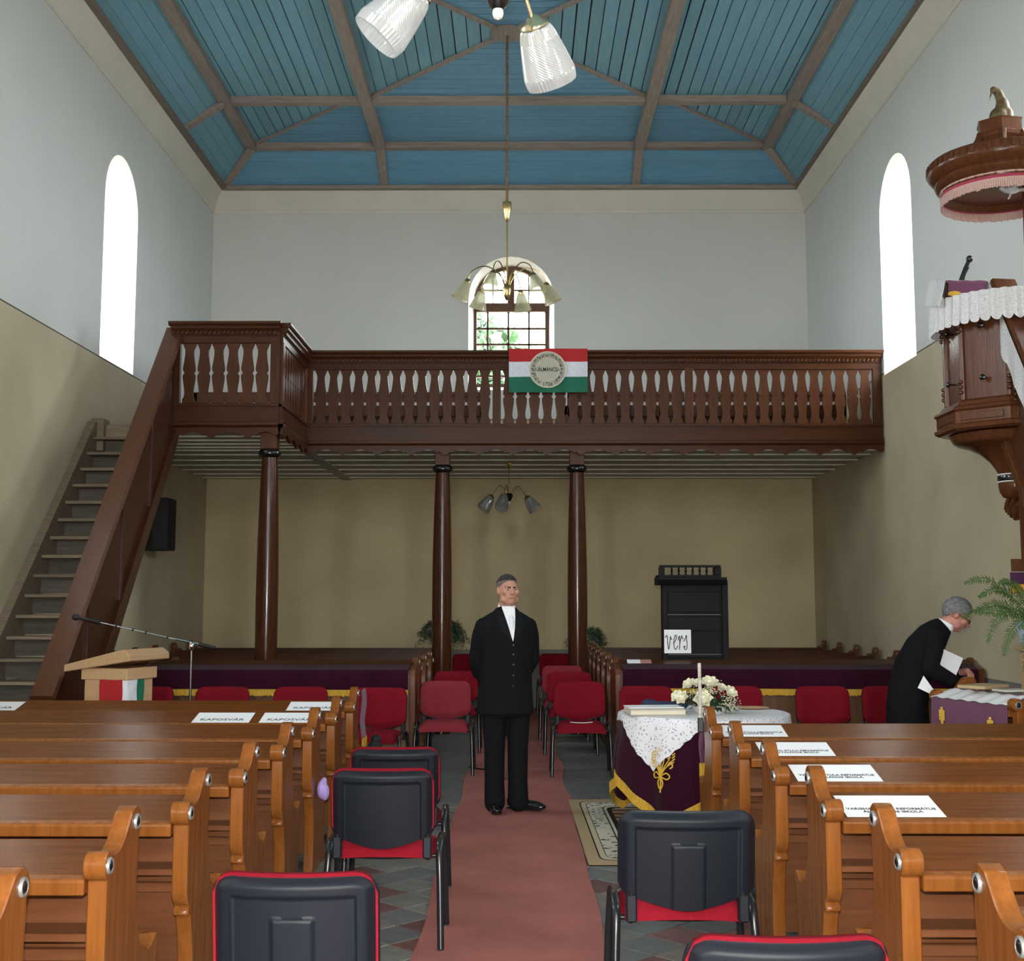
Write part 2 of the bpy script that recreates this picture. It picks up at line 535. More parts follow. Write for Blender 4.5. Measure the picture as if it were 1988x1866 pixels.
def organic(name, mb, m, voxel=.008, smooth=6, parent=None):
    """fuse overlapping closed shapes into one continuous skin"""
    me = mb.mesh(name, smooth=0)
    tmp = bpy.data.objects.new('tmp', me); COL.objects.link(tmp)
    r = tmp.modifiers.new('r', 'REMESH'); r.mode = 'VOXEL'; r.voxel_size = voxel; r.use_smooth_shade = True
    if smooth:
        sm = tmp.modifiers.new('s', 'SMOOTH'); sm.iterations = smooth; sm.factor = .5
    dg = bpy.context.evaluated_depsgraph_get()
    out = bpy.data.meshes.new_from_object(tmp.evaluated_get(dg))
    out.name = name
    bpy.data.objects.remove(tmp); bpy.data.meshes.remove(me)
    out.materials.clear(); out.materials.append(m)
    out.polygons.foreach_set('use_smooth', [True] * len(out.polygons))
    return link(name, out, parent)

def text_mesh(name, body, size, m, parent=None, M=None, extrude=.0006, align='CENTER', bold=0.0, sx=1.0):
    cu = bpy.data.curves.new(name, 'FONT')
    cu.body = body; cu.size = size; cu.align_x = align; cu.align_y = 'CENTER'; cu.extrude = extrude
    cu.offset = bold; cu.resolution_u = 3
    t = bpy.data.objects.new('tmp', cu); COL.objects.link(t)
    dg = bpy.context.evaluated_depsgraph_get()
    me = bpy.data.meshes.new_from_object(t.evaluated_get(dg))
    bpy.data.objects.remove(t); bpy.data.curves.remove(cu)
    me.name = name
    if sx != 1.0: me.transform(Matrix.Diagonal((sx, 1, 1, 1)))
    if M: me.transform(M)
    me.materials.clear(); me.materials.append(m)
    return link(name, me, parent)
# ================================================================= THE ROOM
# ---- floor
fl = MB().bx(XL - .8, XR + .8, YF - .5, YB + .5, -.30, -.012).build('floor', mat('floor_bed', (.16, .15, .135), .85, var=.2, vscale=3), smooth=0)
struct(fl)
TILES = [mat('tile_slate', (.105, .110, .112), .55, var=.22, vscale=9, rnd=.12), mat('tile_grey_green', (.150, .152, .135), .55, var=.22, vscale=9, rnd=.12),
         mat('tile_dull_red', (.130, .062, .055), .55, var=.22, vscale=9, rnd=.15), mat('tile_warm_grey', (.165, .140, .125), .55, var=.22, vscale=9, rnd=.12)]
GROUT = .006
TD = .341                                                  # tile diagonal
def tile_mesh(m):
    h = TD / 2 - GROUT
    mb = MB().prism([(h, 0), (0, h), (-h, 0), (0, -h)], 'Z', -.012, 0)
    me = mb.mesh('tile', smooth=0, bevel=.002); me.materials.append(m); return me
TM = [tile_mesh(m) for m in TILES]
cand = []; hidden = []
X0T = -.378 * CAM_H
Y0T = 1.58 * 2420 / 555.0 * 1.012
for i in range(-26, 32):
    for j in range(-44, 80):
        if (i + j) % 2: continue
        x = X0T + i * TD / 2; y = Y0T + (j + 1) * TD / 2
        if not (XL + .17 < x < XR - .17 and YF + .2 < y < YB - .17): continue
        if -.47 + .2 < x < .40 - .2 and y > 2.2: continue  # wholly under the carpet
        if y < 2.6 or x < -1.32 or x > 1.98 or (x > 1.25 and (y < 7.9 or y > 11.6)):
            hidden.append((x, y)); continue                # under the pews or outside the picture
        cand.append((y, x, i, j))
cand.sort()
rest = MB()
random.seed(11)
for k, (y, x, i, j) in enumerate(cand):
    c = random.choices([0, 1, 2, 3], [5, 5, 2, 2])[0]
    if i % 4 == 2 and random.random() < .35: c = 2
    if k < 298:
        o = link('tile', TM[c], fl, (x, y, 0))
        o.rotation_euler = (random.uniform(-.004, .004), random.uniform(-.004, .004), 0)
    else:
        h = TD / 2 - GROUT
        rest.prism([(x + h, y), (x, y + h), (x - h, y), (x, y - h)], 'Z', -.012, 0)
for x, y in hidden:
    h = TD / 2 - GROUT
    rest.prism([(x + h, y), (x, y + h), (x - h, y), (x, y - h)], 'Z', -.012, 0)
if rest.v:
    o = rest.build('far_tiles', TILES[0], fl, smooth=0); tag(o, kind='stuff')

# ---- walls with splayed round-arched windows
def arch_pts(c, hw, z0, zt, n=16):
    """opening outline from bottom left over the arch to bottom right, in (s,z)"""
    zs = zt - hw
    p = [(c - hw, z0)]
    for k in range(n + 1):
        t = pi - pi * k / n
        p.append((c + hw * cos(t), zs + hw * sin(t)))
    p.append((c + hw, z0))
    return p

def wall_with_windows(name, place, s0, s1, z1, wins, m, thick=.62, rev_m=None):
    """place(s, d, z) -> world point, d = depth into the wall. wins: (centre, halfwidth, sill, top)"""
    mb = MB()
    def sheet(d, shrink):
        s = s0
        for (c, hw, zb, zt) in sorted(wins):
            h = hw - shrink; b = zb + shrink * 1.3; t = zt - shrink * .9
            def q(a, b_, c_, d_): mb.add([place(*a), place(*b_), place(*c_), place(*d_)], [(0, 1, 2, 3)])
            q((s, d, -.1), (c - h, d, -.1), (c - h, d, z1), (s, d, z1))
            q((c - h, d, -.1), (c + h, d, -.1), (c + h, d, b), (c - h, d, b))
            A = arch_pts(c, h, b, t)
            for k in range(1, len(A) - 2):
                a0, a1 = A[k], A[k + 1]
                q((a0[0], d, a0[1]), (a1[0], d, a1[1]), (a1[0], d, z1), (a0[0], d, z1))
            s = c + h
        mb.add([place(s, d, -.1), place(s1, d, -.1), place(s1, d, z1), place(s, d, z1)], [(0, 1, 2, 3)])
    sheet(0, 0); sheet(thick, .10)
    wall = mb.build(name, m, smooth=0); struct(wall)
    rv = MB()
    for (c, hw, zb, zt) in wins:
        A = arch_pts(c, hw, zb, zt); B = arch_pts(c, hw - .10, zb + .13, zt - .09)
        n = len(A)
        for k in range(n):
            k2 = (k + 1) % n
            rv.add([place(A[k][0], 0, A[k][1]), place(A[k2][0], 0, A[k2][1]), place(B[k2][0], thick, B[k2][1]), place(B[k][0], thick, B[k][1])], [(0, 1, 2, 3)])
    o = rv.build('window_reveal', rev_m or WHITE, wall, smooth=40)
    return wall

LW = [(14.36, .61, 4.31, 6.82), (10.2, .61, 4.31, 6.82), (4.75, .61, 4.31, 6.82)]
RW = [(14.23, .61, 4.275, 6.78), (9.40, .61, 4.275, 6.78), (4.60, .61, 4.275, 6.78)]
wall_with_windows('wall_left', lambda s, d, z: (XL - d, s, z), YF, YB, 8.3, LW, WALL_SIDE)
wall_with_windows('wall_right', lambda s, d, z: (XR + d, s, z), YF, YB, 8.3, RW, WALL_SIDE)
BW = [(-.12, .655, 4.75, 6.82)]
wall_with_windows('wall_back', lambda s, d, z: (s, YB + d, z), XL, XR, 8.3, BW, WALL_BACK, .42)
# unseen end wall behind the camera: door and two windows added for frontal light
FWN = [(0, 1.15, .02, 3.5), (-2.95, .55, 3.6, 6.4), (2.75, .55, 3.6, 6.4)]
wall_with_windows('wall_front', lambda s, d, z: (s, YF - d, z), XL, XR, 8.3, FWN, WALL_BACK, .5)

WINW = wood('window_frame_brown', (.13, .062, .032), (.09, .042, .022), .45, 'Z')
def side_window(idx, x, c, hw, zb, zt, sgn):
    """timber frame with a leaded grid near the outer face of the side wall"""
    root = empty('window_%d' % idx, (x, c, zb)); struct(root)
    P = arch_pts(0, hw, 0, zt - zb, 20); Q = arch_pts(0, hw - .06, .06, zt - zb - .06, 20)
    mb = MB(); n = len(P)
    for k in range(n):
        k2 = (k + 1) % n
        v = [(-.03, *P[k]), (-.03, *P[k2]), (-.03, *Q[k2]), (-.03, *Q[k]), (.03, *P[k]), (.03, *P[k2]), (.03, *Q[k2]), (.03, *Q[k])]
        mb.add(v, [(0, 1, 2, 3), (7, 6, 5, 4), (0, 4, 5, 1), (3, 2, 6, 7)])
    mb.build('frame', WINW, root, smooth=30)
    bars = MB()
    zs = zt - zb
    for k in (-1, 0, 1): bars.bx(-.012, .012, k * hw * .5 - .012, k * hw * .5 + .012, .04, zs - .06 - (.0 if k == 0 else hw * .14))
    for k in range(1, 6): bars.bx(-.012, .012, -hw + .05, hw - .05, zs * k / 6.6 - .012, zs * k / 6.6 + .012)
    bars.build('glazing_bar', WINW, root, smooth=0)
    MB().prism([(p[0], p[1]) for p in Q], 'X', -.003, .003).build('pane', PANE, root, smooth=0)
    return root
n_ = 1
for c, hw, zb, zt in LW: side_window(n_, XL - .56, c, hw - .095, zb + .12, zt - .085, -1); n_ += 1
for c, hw, zb, zt in RW: side_window(n_, XR + .56, c, hw - .095, zb + .12, zt - .085, 1); n_ += 1

# back window: two-part brown timber window, small panes
bw = empty('window_%d' % n_, (-.127, YB + .36, 0)); struct(bw)
hw = .585; zt = 6.75; zb = 4.84
P = arch_pts(0, hw, zb, zt, 24); Q = arch_pts(0, hw - .055, zb + .055, zt - .055, 24)
mb = MB()
for k in range(len(P)):
    k2 = (k + 1) % len(P)
    v = [(P[k][0], -.05, P[k][1]), (P[k2][0], -.05, P[k2][1]), (Q[k2][0], -.05, Q[k2][1]), (Q[k][0], -.05, Q[k][1]),
         (P[k][0], .05, P[k][1]), (P[k2][0], .05, P[k2][1]), (Q[k2][0], .05, Q[k2][1]), (Q[k][0], .05, Q[k][1])]
    mb.add(v, [(0, 1, 2, 3), (7, 6, 5, 4), (0, 4, 5, 1), (3, 2, 6, 7)])
mb.build('frame', WINW, bw, smooth=30)
MB().bx(-hw, hw, -.06, .06, 6.03, 6.17).build('transom', WINW, bw, smooth=0, bevel=.01)
MB().bx(-.055, .055, -.05, .05, 6.1, zt - .04).build('mullion', WINW, bw, smooth=0, bevel=.008)
for x in (-.36, -.04, .28): MB().bx(x - .016, x + .016, -.02, .02, zb + .05, 6.05).build('glazing_bar', WINW, bw, smooth=0)
for z in (5.02, 5.27, 5.52, 5.77): MB().bx(-hw + .04, hw - .04, -.02, .02, z - .015, z + .015).build('glazing_bar', WINW, bw, smooth=0)
for s in (-1, 1):
    MB().bx(s * .28 - .01, s * .28 + .01, -.02, .02, 6.15, zt - .12).build('glazing_bar', WINW, bw, smooth=0)
    MB().bx(min(s * .05, s * .5), max(s * .05, s * .5), -.02, .02, 6.37, 6.392).build('glazing_bar', WINW, bw, smooth=0)
xs = [-hw + .05, -.36, -.04, .28, hw - .05]; zsr = [zb + .05, 5.02, 5.27, 5.52, 5.77, 6.04]
for a in range(4):
    for b in range(5):
        MB().bx(xs[a], xs[a + 1], -.003, .003, zsr[b], zsr[b + 1]).build('pane', PANE, bw, smooth=0)
for s in (-1, 1):
    half = [(p[0], p[1]) for p in Q if p[0] * s >= -1e-6 and p[1] > 6.16]
    half = [(0, 6.16)] + ([(q[0], q[1]) for q in half] if s > 0 else half) 
    lo = [(0, 6.16), (s * (hw - .056), 6.16)]
    arc = sorted([q for q in Q if q[0] * s >= -1e-6 and q[1] > 6.17], key=lambda q: q[1])
    MB().prism(lo + arc, 'Y', -.003, .003).build('pane', PANE, bw, smooth=0)

# daylight enters only through the openings: sampling portals fitted to them
def portal(x, y, z, sx, sy, rot):
    ld = bpy.data.lights.new('window_daylight', 'AREA'); ld.shape = 'RECTANGLE'; ld.size = sx; ld.size_y = sy
    ld.cycles.is_portal = True
    o = bpy.data.objects.new('window_daylight', ld); COL.objects.link(o)
    o.location = (x, y, z); o.rotation_euler = rot
for c, hw_, zb_, zt_ in LW: portal(XL - .66, c, (zb_ + zt_) / 2, 2.5, 1.15, (0, -pi / 2, 0))
for c, hw_, zb_, zt_ in RW: portal(XR + .66, c, (zb_ + zt_) / 2, 2.5, 1.15, (0, pi / 2, 0))
portal(-.12, YB + .48, 5.8, 1.25, 2.0, (-pi / 2, 0, 0))
for c, hw_, zb_, zt_ in FWN: portal(c, YF - .55, (zb_ + zt_) / 2, hw_ * 2, zt_ - zb_, (pi / 2, 0, 0))

# ---- cornice
cp = [(0, 7.50), (.018, 7.50), (.018, 7.545), (.006, 7.555), (.030, 7.585), (.030, 7.60), (.045, 7.62), (.075, 7.70), (.12, 7.78), (.165, 7.835), (.185, 7.85), (.185, 7.90), (0, 7.90)]
struct(MB().prism([(XL + a, z) for a, z in cp], 'Y', YF, YB).build('trim_1', CORN, smooth=50))
struct(MB().prism([(XR - a, z) for a, z in cp], 'Y', YF, YB).build('trim_2', CORN, smooth=50))
struct(MB().prism([(YB - a, z) for a, z in cp], 'X', XL, XR).build('trim_3', CORN, smooth=50))

# ---- ceiling: tray of blue planks between greyed beams
EL, ER, EB = -4.53, 4.255, 18.51
AL, AR, BL, BR = -3.965, 3.675, -2.06, 1.785
Y2, Y1, Y0 = 17.86, 16.17, 12.25
CX, CY = -.138, 14.21
ZE, ZC, ZB = 7.87, 8.31, 8.22
ce = MB().bx(XL - .6, XR + .6, YF - .3, YB + .5, 8.36, 8.50).build('ceiling', mat('ceiling_void', (.02, .025, .03), .9), smooth=0); struct(ce)
# close the gap between edge and slab above the slopes
GAPW = .006
def flat_planks(conv, along, width=.155, m=None):
    xs_ = [p[0] for p in conv]; ys_ = [p[1] for p in conv]
    if area(conv) < 0: conv = conv[::-1]
    lo, hi = (min(xs_), max(xs_)) if along == 'Y' else (min(ys_), max(ys_))
    n = max(1, round((hi - lo) / width)); w = (hi - lo) / n
    for k in range(n):
        g = GAPW * random.choice((.6, 1, 1, 1.5))
        a, b = lo + k * w + g, lo + (k + 1) * w - g
        r = [(a, min(ys_)), (b, min(ys_)), (b, max(ys_)), (a, max(ys_))] if along == 'Y' else [(min(xs_), a), (max(xs_), a), (max(xs_), b), (min(xs_), b)]
        p = clip_conv(r, conv)
        if len(p) >= 3 and abs(area(p)) > .003:
            dz = random.uniform(-.003, .003)
            MB().prism(p, 'Z', ZC + dz, ZC + .02).build('plank', m or (BLUE_Y if along == 'Y' else BLUE_X), ce, smooth=0)
flat_planks([(AL, YF), (BL, YF), (BL, Y1), (AL, Y1)], 'Y')
flat_planks([(BR, YF), (AR, YF), (AR, Y1), (BR, Y1)], 'Y')
flat_planks([(BL, Y0), (CX, CY), (BL, Y1)], 'Y'); flat_planks([(BR, Y1), (CX, CY), (BR, Y0)], 'Y')
flat_planks([(BL, Y1), (CX, CY), (BR, Y1)], 'X'); flat_planks([(BR, Y0), (CX, CY), (BL, Y0)], 'X')
MB().bx(BL, BR, YF, Y0, ZC, ZC + .02).build('panel', BLUE_Y, ce, smooth=0)
DL, DR = BL - .22, BR + .22
flat_planks([(AL, Y1), (AL, Y2), (DL, Y1)], 'Y'); flat_planks([(AR, Y2), (AR, Y1), (DR, Y1)], 'Y')
flat_planks([(DL, Y1), (AL, Y2), (BL, Y2), (BL, Y1)], 'X', .13); flat_planks([(DR, Y1), (BR, Y1), (BR, Y2), (AR, Y2)], 'X', .13)
flat_planks([(BL, Y1), (BL, Y2), (BR, Y2), (BR, Y1)], 'X', .13)
def slope_planks(kind):
    n = 5
    for k in range(n):
        t0, t1 = k / n + .004, (k + 1) / n - .004
        if kind in 'LR':
            e, a = (EL, AL) if kind == 'L' else (ER, AR)
            f = lambda t, o: (e + (a - e) * t, EB + (Y2 - EB) * t)
            x0, y0 = f(t0, 0); x1, y1 = f(t1, 0)
            z0 = ZE + (ZC - ZE) * t0; z1 = ZE + (ZC - ZE) * t1
            v = [(x0, YF, z0), (x0, y0, z0), (x1, y1, z1), (x1, YF, z1)]
        else:
            xl0, xl1 = EL + (AL - EL) * t0, EL + (AL - EL) * t1
            xr0, xr1 = ER + (AR - ER) * t0, ER + (AR - ER) * t1
            y0, y1 = EB + (Y2 - EB) * t0, EB + (Y2 - EB) * t1
            z0 = ZE + (ZC - ZE) * t0; z1 = ZE + (ZC - ZE) * t1
            v = [(xl0, y0, z0), (xr0, y0, z0), (xr1, y1, z1), (xl1, y1, z1)]
        up = [(p[0], p[1], p[2] + .02) for p in v]
        MB().add(v + up, [(0, 1, 2, 3), (7, 6, 5, 4), (0, 4, 5, 1), (1, 5, 6, 2), (2, 6, 7, 3), (3, 7, 4, 0)]).build('plank', BLUE_X if kind == 'B' else BLUE_Y, ce, smooth=0)
for k in 'LRB': slope_planks(k)
def beam(a, b, w, h, name='beam', m=BEAM, bev=.008):
    """box beam from a to b (bottom centre line), width w, height h upwards"""
    a, b = Vector(a), Vector(b); d = (b - a); L = d.length; d.normalize()
    s = d.cross(Vector((0, 0, 1))).normalized(); u = s.cross(d).normalized()
    M = Matrix((( s.x, d.x, u.x, a.x), (s.y, d.y, u.y, a.y), (s.z, d.z, u.z, a.z), (0, 0, 0, 1)))
    return MB().bx(-w / 2, w / 2, 0, L, 0, h, M).build(name, m, ce, smooth=0, bevel=bev)
for x in (AL, BL, BR, AR): beam((x, YF, ZB), (x, Y2 + .07, ZB), .16, .11)
for y in (Y2, Y1, Y0):
    for x0, x1 in ((AL, BL), (BL, BR), (BR, AR)): beam((x0 + .08, y, ZB + .006), (x1 - .08, y, ZB + .006), .15, .105, m=BEAMX)
def srib(a, b): beam((a[0], a[1], ZE - .03), (b[0], b[1], ZB - .0), .13, .06, 'rib')
for e, a in ((EL, AL), (ER, AR)):
    srib((e, EB), (a, Y2)); srib((e, Y1), (a, Y1)); srib((e, Y0), (a, Y0))
for x in (BL, BR): srib((x, EB), (x, Y2))
for p in ((BL, Y1), (BR, Y1), (BL, Y0), (BR, Y0)): beam((p[0], p[1], ZC - .035), (CX, CY, ZC - .035), .055, .04, 'batten', BEAM, .004)
beam((AL + .05, Y2 - .03, ZC - .03), (DL, Y1 + .05, ZC - .03), .05, .035, 'batten', BEAM, .004)
beam((AR - .05, Y2 - .03, ZC - .03), (DR, Y1 + .05, ZC - .03), .05, .035, 'batten', BEAM, .004)
beam((EL + .0, YF, ZE - .045), (EL + .0, EB + .05, ZE - .045), .13, .05, 'edge_board', mat('edge_board_dark', (.20, .165, .14), .85, var=.2, stretch=(10, 1, 10)))
beam((ER - .0, YF, ZE - .045), (ER - .0, EB + .05, ZE - .045), .13, .05, 'edge_board', MATS['edge_board_dark'])
beam((EL, EB, ZE - .05), (ER, EB, ZE - .05), .15, .06, 'edge_board', BEAMX)
MB().lathe([(.0, -.05), (.17, -.05), (.20, -.03), (.20, 0)], 24, T(CX, CY, ZC - .005)).build('boss', BEAM, ce)
# soffit strip between edge boards and the walls
MB().bx(XL, EL, YF, YB, 7.9, 7.93).bx(ER, XR, YF, YB, 7.9, 7.93).bx(XL, XR, EB, YB, 7.9, 7.93).build('edge_strip', CORN, ce, smooth=0)

# ---- outside the back window: a tree in leaf and the ground
gr = MB().bx(-60, 60, -60, 80, -.6, -.32).build('ground', mat('dry_ground', (.26, .25, .21), .9, var=.2, vscale=1), smooth=0); struct(gr)
tr = empty('tree', (-1.7, 27.5, -.1)); tag(tr, 'leafy green tree outside the arched back window', 'tree')
MB().tube(spline([(0, 0, 0), (.1, 0, 2.5), (-.1, .1, 5), (.2, 0, 7)]), [.28 - .02 * i for i in range(25)][:25], 10).build('trunk', mat('bark', (.12, .09, .06), .9), tr)
random.seed(3)
lf = MB()
for k in range(5200):
    th = random.uniform(0, 2 * pi); ph = math.acos(random.uniform(-1, 1)); rr = random.uniform(.15, 1) ** .5
    c = Vector((2.2 * rr * sin(ph) * cos(th), 1.8 * rr * sin(ph) * sin(th), 6.3 + 1.9 * rr * cos(ph)))
    R = Euler((random.uniform(0, 6), random.uniform(0, 6), random.uniform(0, 6))).to_matrix()
    s_ = random.uniform(.11, .19)
    lf.add([c + R @ Vector(p) for p in ((-s_, 0, 0), (0, -s_ * .5, 0), (s_ * 1.2, 0, s_ * .15), (0, s_ * .5, 0))], [(0, 1, 2, 3)])
o = lf.build('foliage', mat('tree_leaf', (.030, .075, .022), .6, var=.35, vscale=4, trans=0), tr, smooth=0); tag(o, kind='stuff')
# ================================================================= GALLERY
GY, GX0, GX1 = 14.95, -2.60, XR - .015
BY, BX0, BX1 = 13.35, -3.78, -2.60
gal = empty('organ_gallery', (0, GY, 3.4))
tag(gal, 'dark brown timber gallery with cut-out balusters across the back of the church', 'gallery')
gp = lambda mb, name, m, **k: mb.build(name, m, gal, **k)
def gl(mb): mb.v = [(x, y - GY, z - 3.4) for x, y, z in mb.v]; return mb
gp(gl(MB().bx(XL + .01, XR - .01, GY + .03, YB - .01, 3.42, 3.52)), 'floor_deck', RISER, smooth=0)
gp(gl(MB().bx(XL + .01, BX1 - .03, 13.72, GY + .04, 3.42, 3.52)), 'floor_deck', RISER, smooth=0)
gp(gl(MB().bx(BX0 + .02, BX1 - .03, BY + .05, 13.72, 3.42, 3.52)), 'floor_deck', RISER, smooth=0)
# soffit boards and white cover strips
ys = [15.02, 15.49, 16.10, 16.69, 17.28, 17.86, 18.40, YB - .01]
for a, b in zip(ys[:-1], ys[1:]):
    gp(gl(MB().bx(XL + .01, XR - .01, a + .004, b - .004, 3.395, 3.42)), 'soffit_board', SOFF, smooth=0)
for y in ys[:-1]:
    gp(gl(MB().bx(XL + .01, XR - .01, y - .014, y + .014, 3.380, 3.396)), 'soffit_batten', BATT, smooth=0)
gp(gl(MB().bx(-2.66, -2.52, 15.02, YB - .01, 3.372, 3.396)), 'soffit_joist', SOFF, smooth=0)
for a, b in ((13.42, 13.72), (13.73, 14.06), (14.07, 14.4), (14.41, 14.72), (14.73, 15.01)):
    gp(gl(MB().bx(XL + .01 if a > 13.7 else BX0 + .03, BX1 - .04, a, b, 3.395, 3.42)), 'soffit_board', SOFF, smooth=0)
for y in (13.725, 14.065, 14.405, 14.725):
    gp(gl(MB().bx(XL + .01, BX1 - .06, y - .014, y + .014, 3.380, 3.396)), 'soffit_batten', BATT, smooth=0)

def seg_matrix(a, b):
    """local x along the rail from a to b, local y points to the room side (front), z up"""
    a = Vector((*a, 0)); b = Vector((*b, 0)); d = (b - a).normalized(); f = Vector((d.y, -d.x, 0))
    return Matrix(((d.x, f.x, 0, a.x), (d.y, f.y, 0, a.y), (0, 0, 1, 0), (0, 0, 0, 1))), (b - a).length

def gap(t):
    K = [(0, .006), (.045, .008), (.07, .016), (.13, .032), (.19, .033), (.30, .024), (.41, .012), (.455, .011), (.475, .018), (.50, .030), (.525, .018), (.545, .011), (.62, .014), (.76, .029), (.84, .033), (.90, .024), (.925, .012), (1, .009)]
    for (a, ga), (b, gb) in zip(K[:-1], K[1:]):
        if t <= b: return ga + (gb - ga) * (t - a) / (b - a)
    return .009
TS = [0, .045, .07, .13, .19, .30, .41, .455, .475, .50, .525, .545, .62, .76, .84, .90, .925, 1]
BZ0, BZ1 = 3.695, 4.375
def bal_mesh(pitch, left=True, right=True):
    h = pitch / 2
    R = [((h - gap(t)) if right else h, BZ1 - t * (BZ1 - BZ0)) for t in TS]
    Lf = [(-(h - gap(t)) if left else -h, BZ1 - t * (BZ1 - BZ0)) for t in TS]
    me = MB().prism(R + Lf[::-1], 'Y', -.014, .014).mesh('baluster', smooth=0)
    me.materials.append(GAL_Z); return me

def place(o, M):
    o.matrix_local = Matrix.Translation((0, -GY, -3.4)) @ M
    return o

def railing(a, b, n_groups, ends=(True, True), val=True):
    M, L = seg_matrix(a, b)
    def part(mb, name, m, **k): return place(mb.build(name, m, gal, **k), M)
    # handrail with stepped mouldings
    prof = [(-.09, 4.54), (.10, 4.54), (.115, 4.56), (.115, 4.585), (-.09, 4.585)]
    part(MB().prism([(y, z) for y, z in prof], 'X', -.02, L + .02), 'handrail', GAL_X, smooth=0)
    part(MB().prism([(-.05, 4.485), (.055, 4.485), (.085, 4.515), (.085, 4.54), (-.05, 4.54)], 'X', 0, L), 'rail_moulding', GAL_X, smooth=0)
    teeth = MB()
    for k in range(int(L / .05)):
        x = .025 + k * .05
        teeth.prism([(x - .022, 4.452), (x + .006, 4.452), (x + .022, 4.484), (x - .006, 4.484)], 'Y', .03, .066)
    part(teeth, 'rope_moulding', GAL_Z, smooth=0)
    part(MB().bx(0, L, -.03, .04, 4.44, 4.49), 'rail_moulding', GAL_X, smooth=0)
    part(MB().bx(0, L, -.03, .03, 4.36, 4.44), 'top_rail', GAL_X, smooth=0, bevel=.004)
    part(MB().bx(0, L, -.03, .03, 3.52, 3.70), 'bottom_rail', GAL_X, smooth=0, bevel=.004)
    part(MB().bx(0, L, -.03, .048, 3.665, 3.692), 'rail_moulding', GAL_X, smooth=0)
    part(MB().bx(0, L, -.03, .055, 3.495, 3.525), 'rail_moulding', GAL_X, smooth=0)
    part(MB().bx(0, L, -.03, .045, 3.43, 3.50), 'fascia', GAL_X, smooth=0)
    part(MB().prism([(-.03, 3.43), (.045, 3.43), (.075, 3.455), (.075, 3.475), (-.03, 3.475)], 'X', 0, L), 'rail_moulding', GAL_X, smooth=0)
    # scalloped valance
    per = L / max(1, round(L / .40)); pts = []
    n = int(round(L / per)) * 16
    for k in range(n + 1):
        x = L * k / n; u = (x / per) % 1.0
        if u < .3: z = 3.358 - .042 * sin(pi * u / .3)
        elif u < .36: z = 3.355
        elif u < .94: z = 3.345 + .042 * sin(pi * (u - .36) / .58)
        else: z = 3.355
        pts.append((x, z))
    part(MB().prism([(L, 3.45), (0, 3.45)] + pts, 'Y', .018, .045), 'valance', GAL_X, smooth=0)
    # posts and balusters
    pw = .10
    posts = [L * k / n_groups for k in range(n_groups + 1)]
    for k, x in enumerate(posts):
        if (k == 0 and not ends[0]) or (k == n_groups and not ends[1]): continue
        xx = min(max(x, pw / 2), L - pw / 2)
        part(MB().bx(xx - pw / 2, xx + pw / 2, -.035, .036, 3.695, 4.375), 'post', GAL_Z, smooth=0, bevel=.004)
    for k in range(n_groups):
        x0, x1 = posts[k] + (pw if k == 0 and ends[0] else (pw / 2 if k else 0)), posts[k + 1] - (pw if k == n_groups - 1 and ends[1] else (pw / 2 if k < n_groups - 1 else 0))
        n = max(2, round((x1 - x0) / .157)); p = (x1 - x0 - .03) / n
        me = bal_mesh(p)
        for q in range(n):
            o = link('baluster', me, gal)
            place(o, M @ T(x0 + .015 + (q + .5) * p, 0, 0))
railing((GX0, GY), (GX1, GY), 3)
railing((BX0, BY), (BX1, BY), 1)
railing((BX1, BY), (BX1, GY), 1)

# ---- gallery benches behind the rail
def gallery_bench(x0, x1, y, label):
    r = empty('gallery_bench', (x0, y, 3.52)); L = x1 - x0
    tag(r, label, 'bench', 'benches on the gallery')
    MB().bx(0, L, 0, .03, .595, .725).build('top_rail', REAR_X, r, smooth=0, bevel=.005)
    MB().bx(0, L, 0, .025, .405, .55).build('back_rail', REAR_X, r, smooth=0, bevel=.004)
    MB().bx(0, L, .02, .36, .40, .44).build('seat', REAR_X, r, smooth=0, bevel=.005)
    n = max(2, round(L / 1.2))
    for k in range(n + 1):
        x = (L - .05) * k / n
        MB().bx(x, x + .05, 0, .05, 0, .71).build('back_post', REAR_Z, r, smooth=0)
        MB().bx(x, x + .05, .30, .35, 0, .41).build('leg', REAR_Z, r, smooth=0)
gallery_bench(-4.2, -.45, 15.85, 'front left dark bench behind the gallery balusters')
gallery_bench(-4.2, -.45, 17.0, 'rear left dark bench on the gallery by the back wall')
gallery_bench(.62, 4.2, 15.85, 'front right dark bench behind the gallery balusters')
gallery_bench(.62, 4.2, 17.0, 'rear right dark bench on the gallery by the back wall')

# ---- columns
def column(x, y, ztop, label):
    r = empty('column', (x, y, 0)); tag(r, label, 'column', 'columns under the gallery')
    pr = [(.105, 0), (.105, .04), (.098, .06)]
    H1 = ztop - .27
    for k in range(25):
        t = k / 24
        rad = .088 + .034 * (sin(pi * min(1, t * 1.02)) ** .8 if t < .99 else 0) - .004 * t
        pr.append((max(rad, .084), .06 + (H1 - .06) * t))
    MB().lathe(pr, 28).build('shaft', COLW, r, smooth=50)
    MB().lathe([(.085, H1 - .01), (.112, H1 + .0), (.122, H1 + .025), (.122, H1 + .05), (.110, H1 + .075), (.085, H1 + .085)], 28).build('ring', BLACK, r, smooth=50)
    MB().bx(-.088, .088, -.088, .088, H1 + .08, ztop).build('capital', GAL_Z, r, smooth=0, bevel=.006)
    return r
column(-2.71, BY + .10, 3.395, 'leftmost brown swelling column under the gallery corner bay')
column(-.93, GY + .13, 3.395, 'middle brown swelling column under the gallery, left of the aisle')
column(.70, GY + .13, 3.395, 'right brown swelling column under the gallery, right of the aisle')

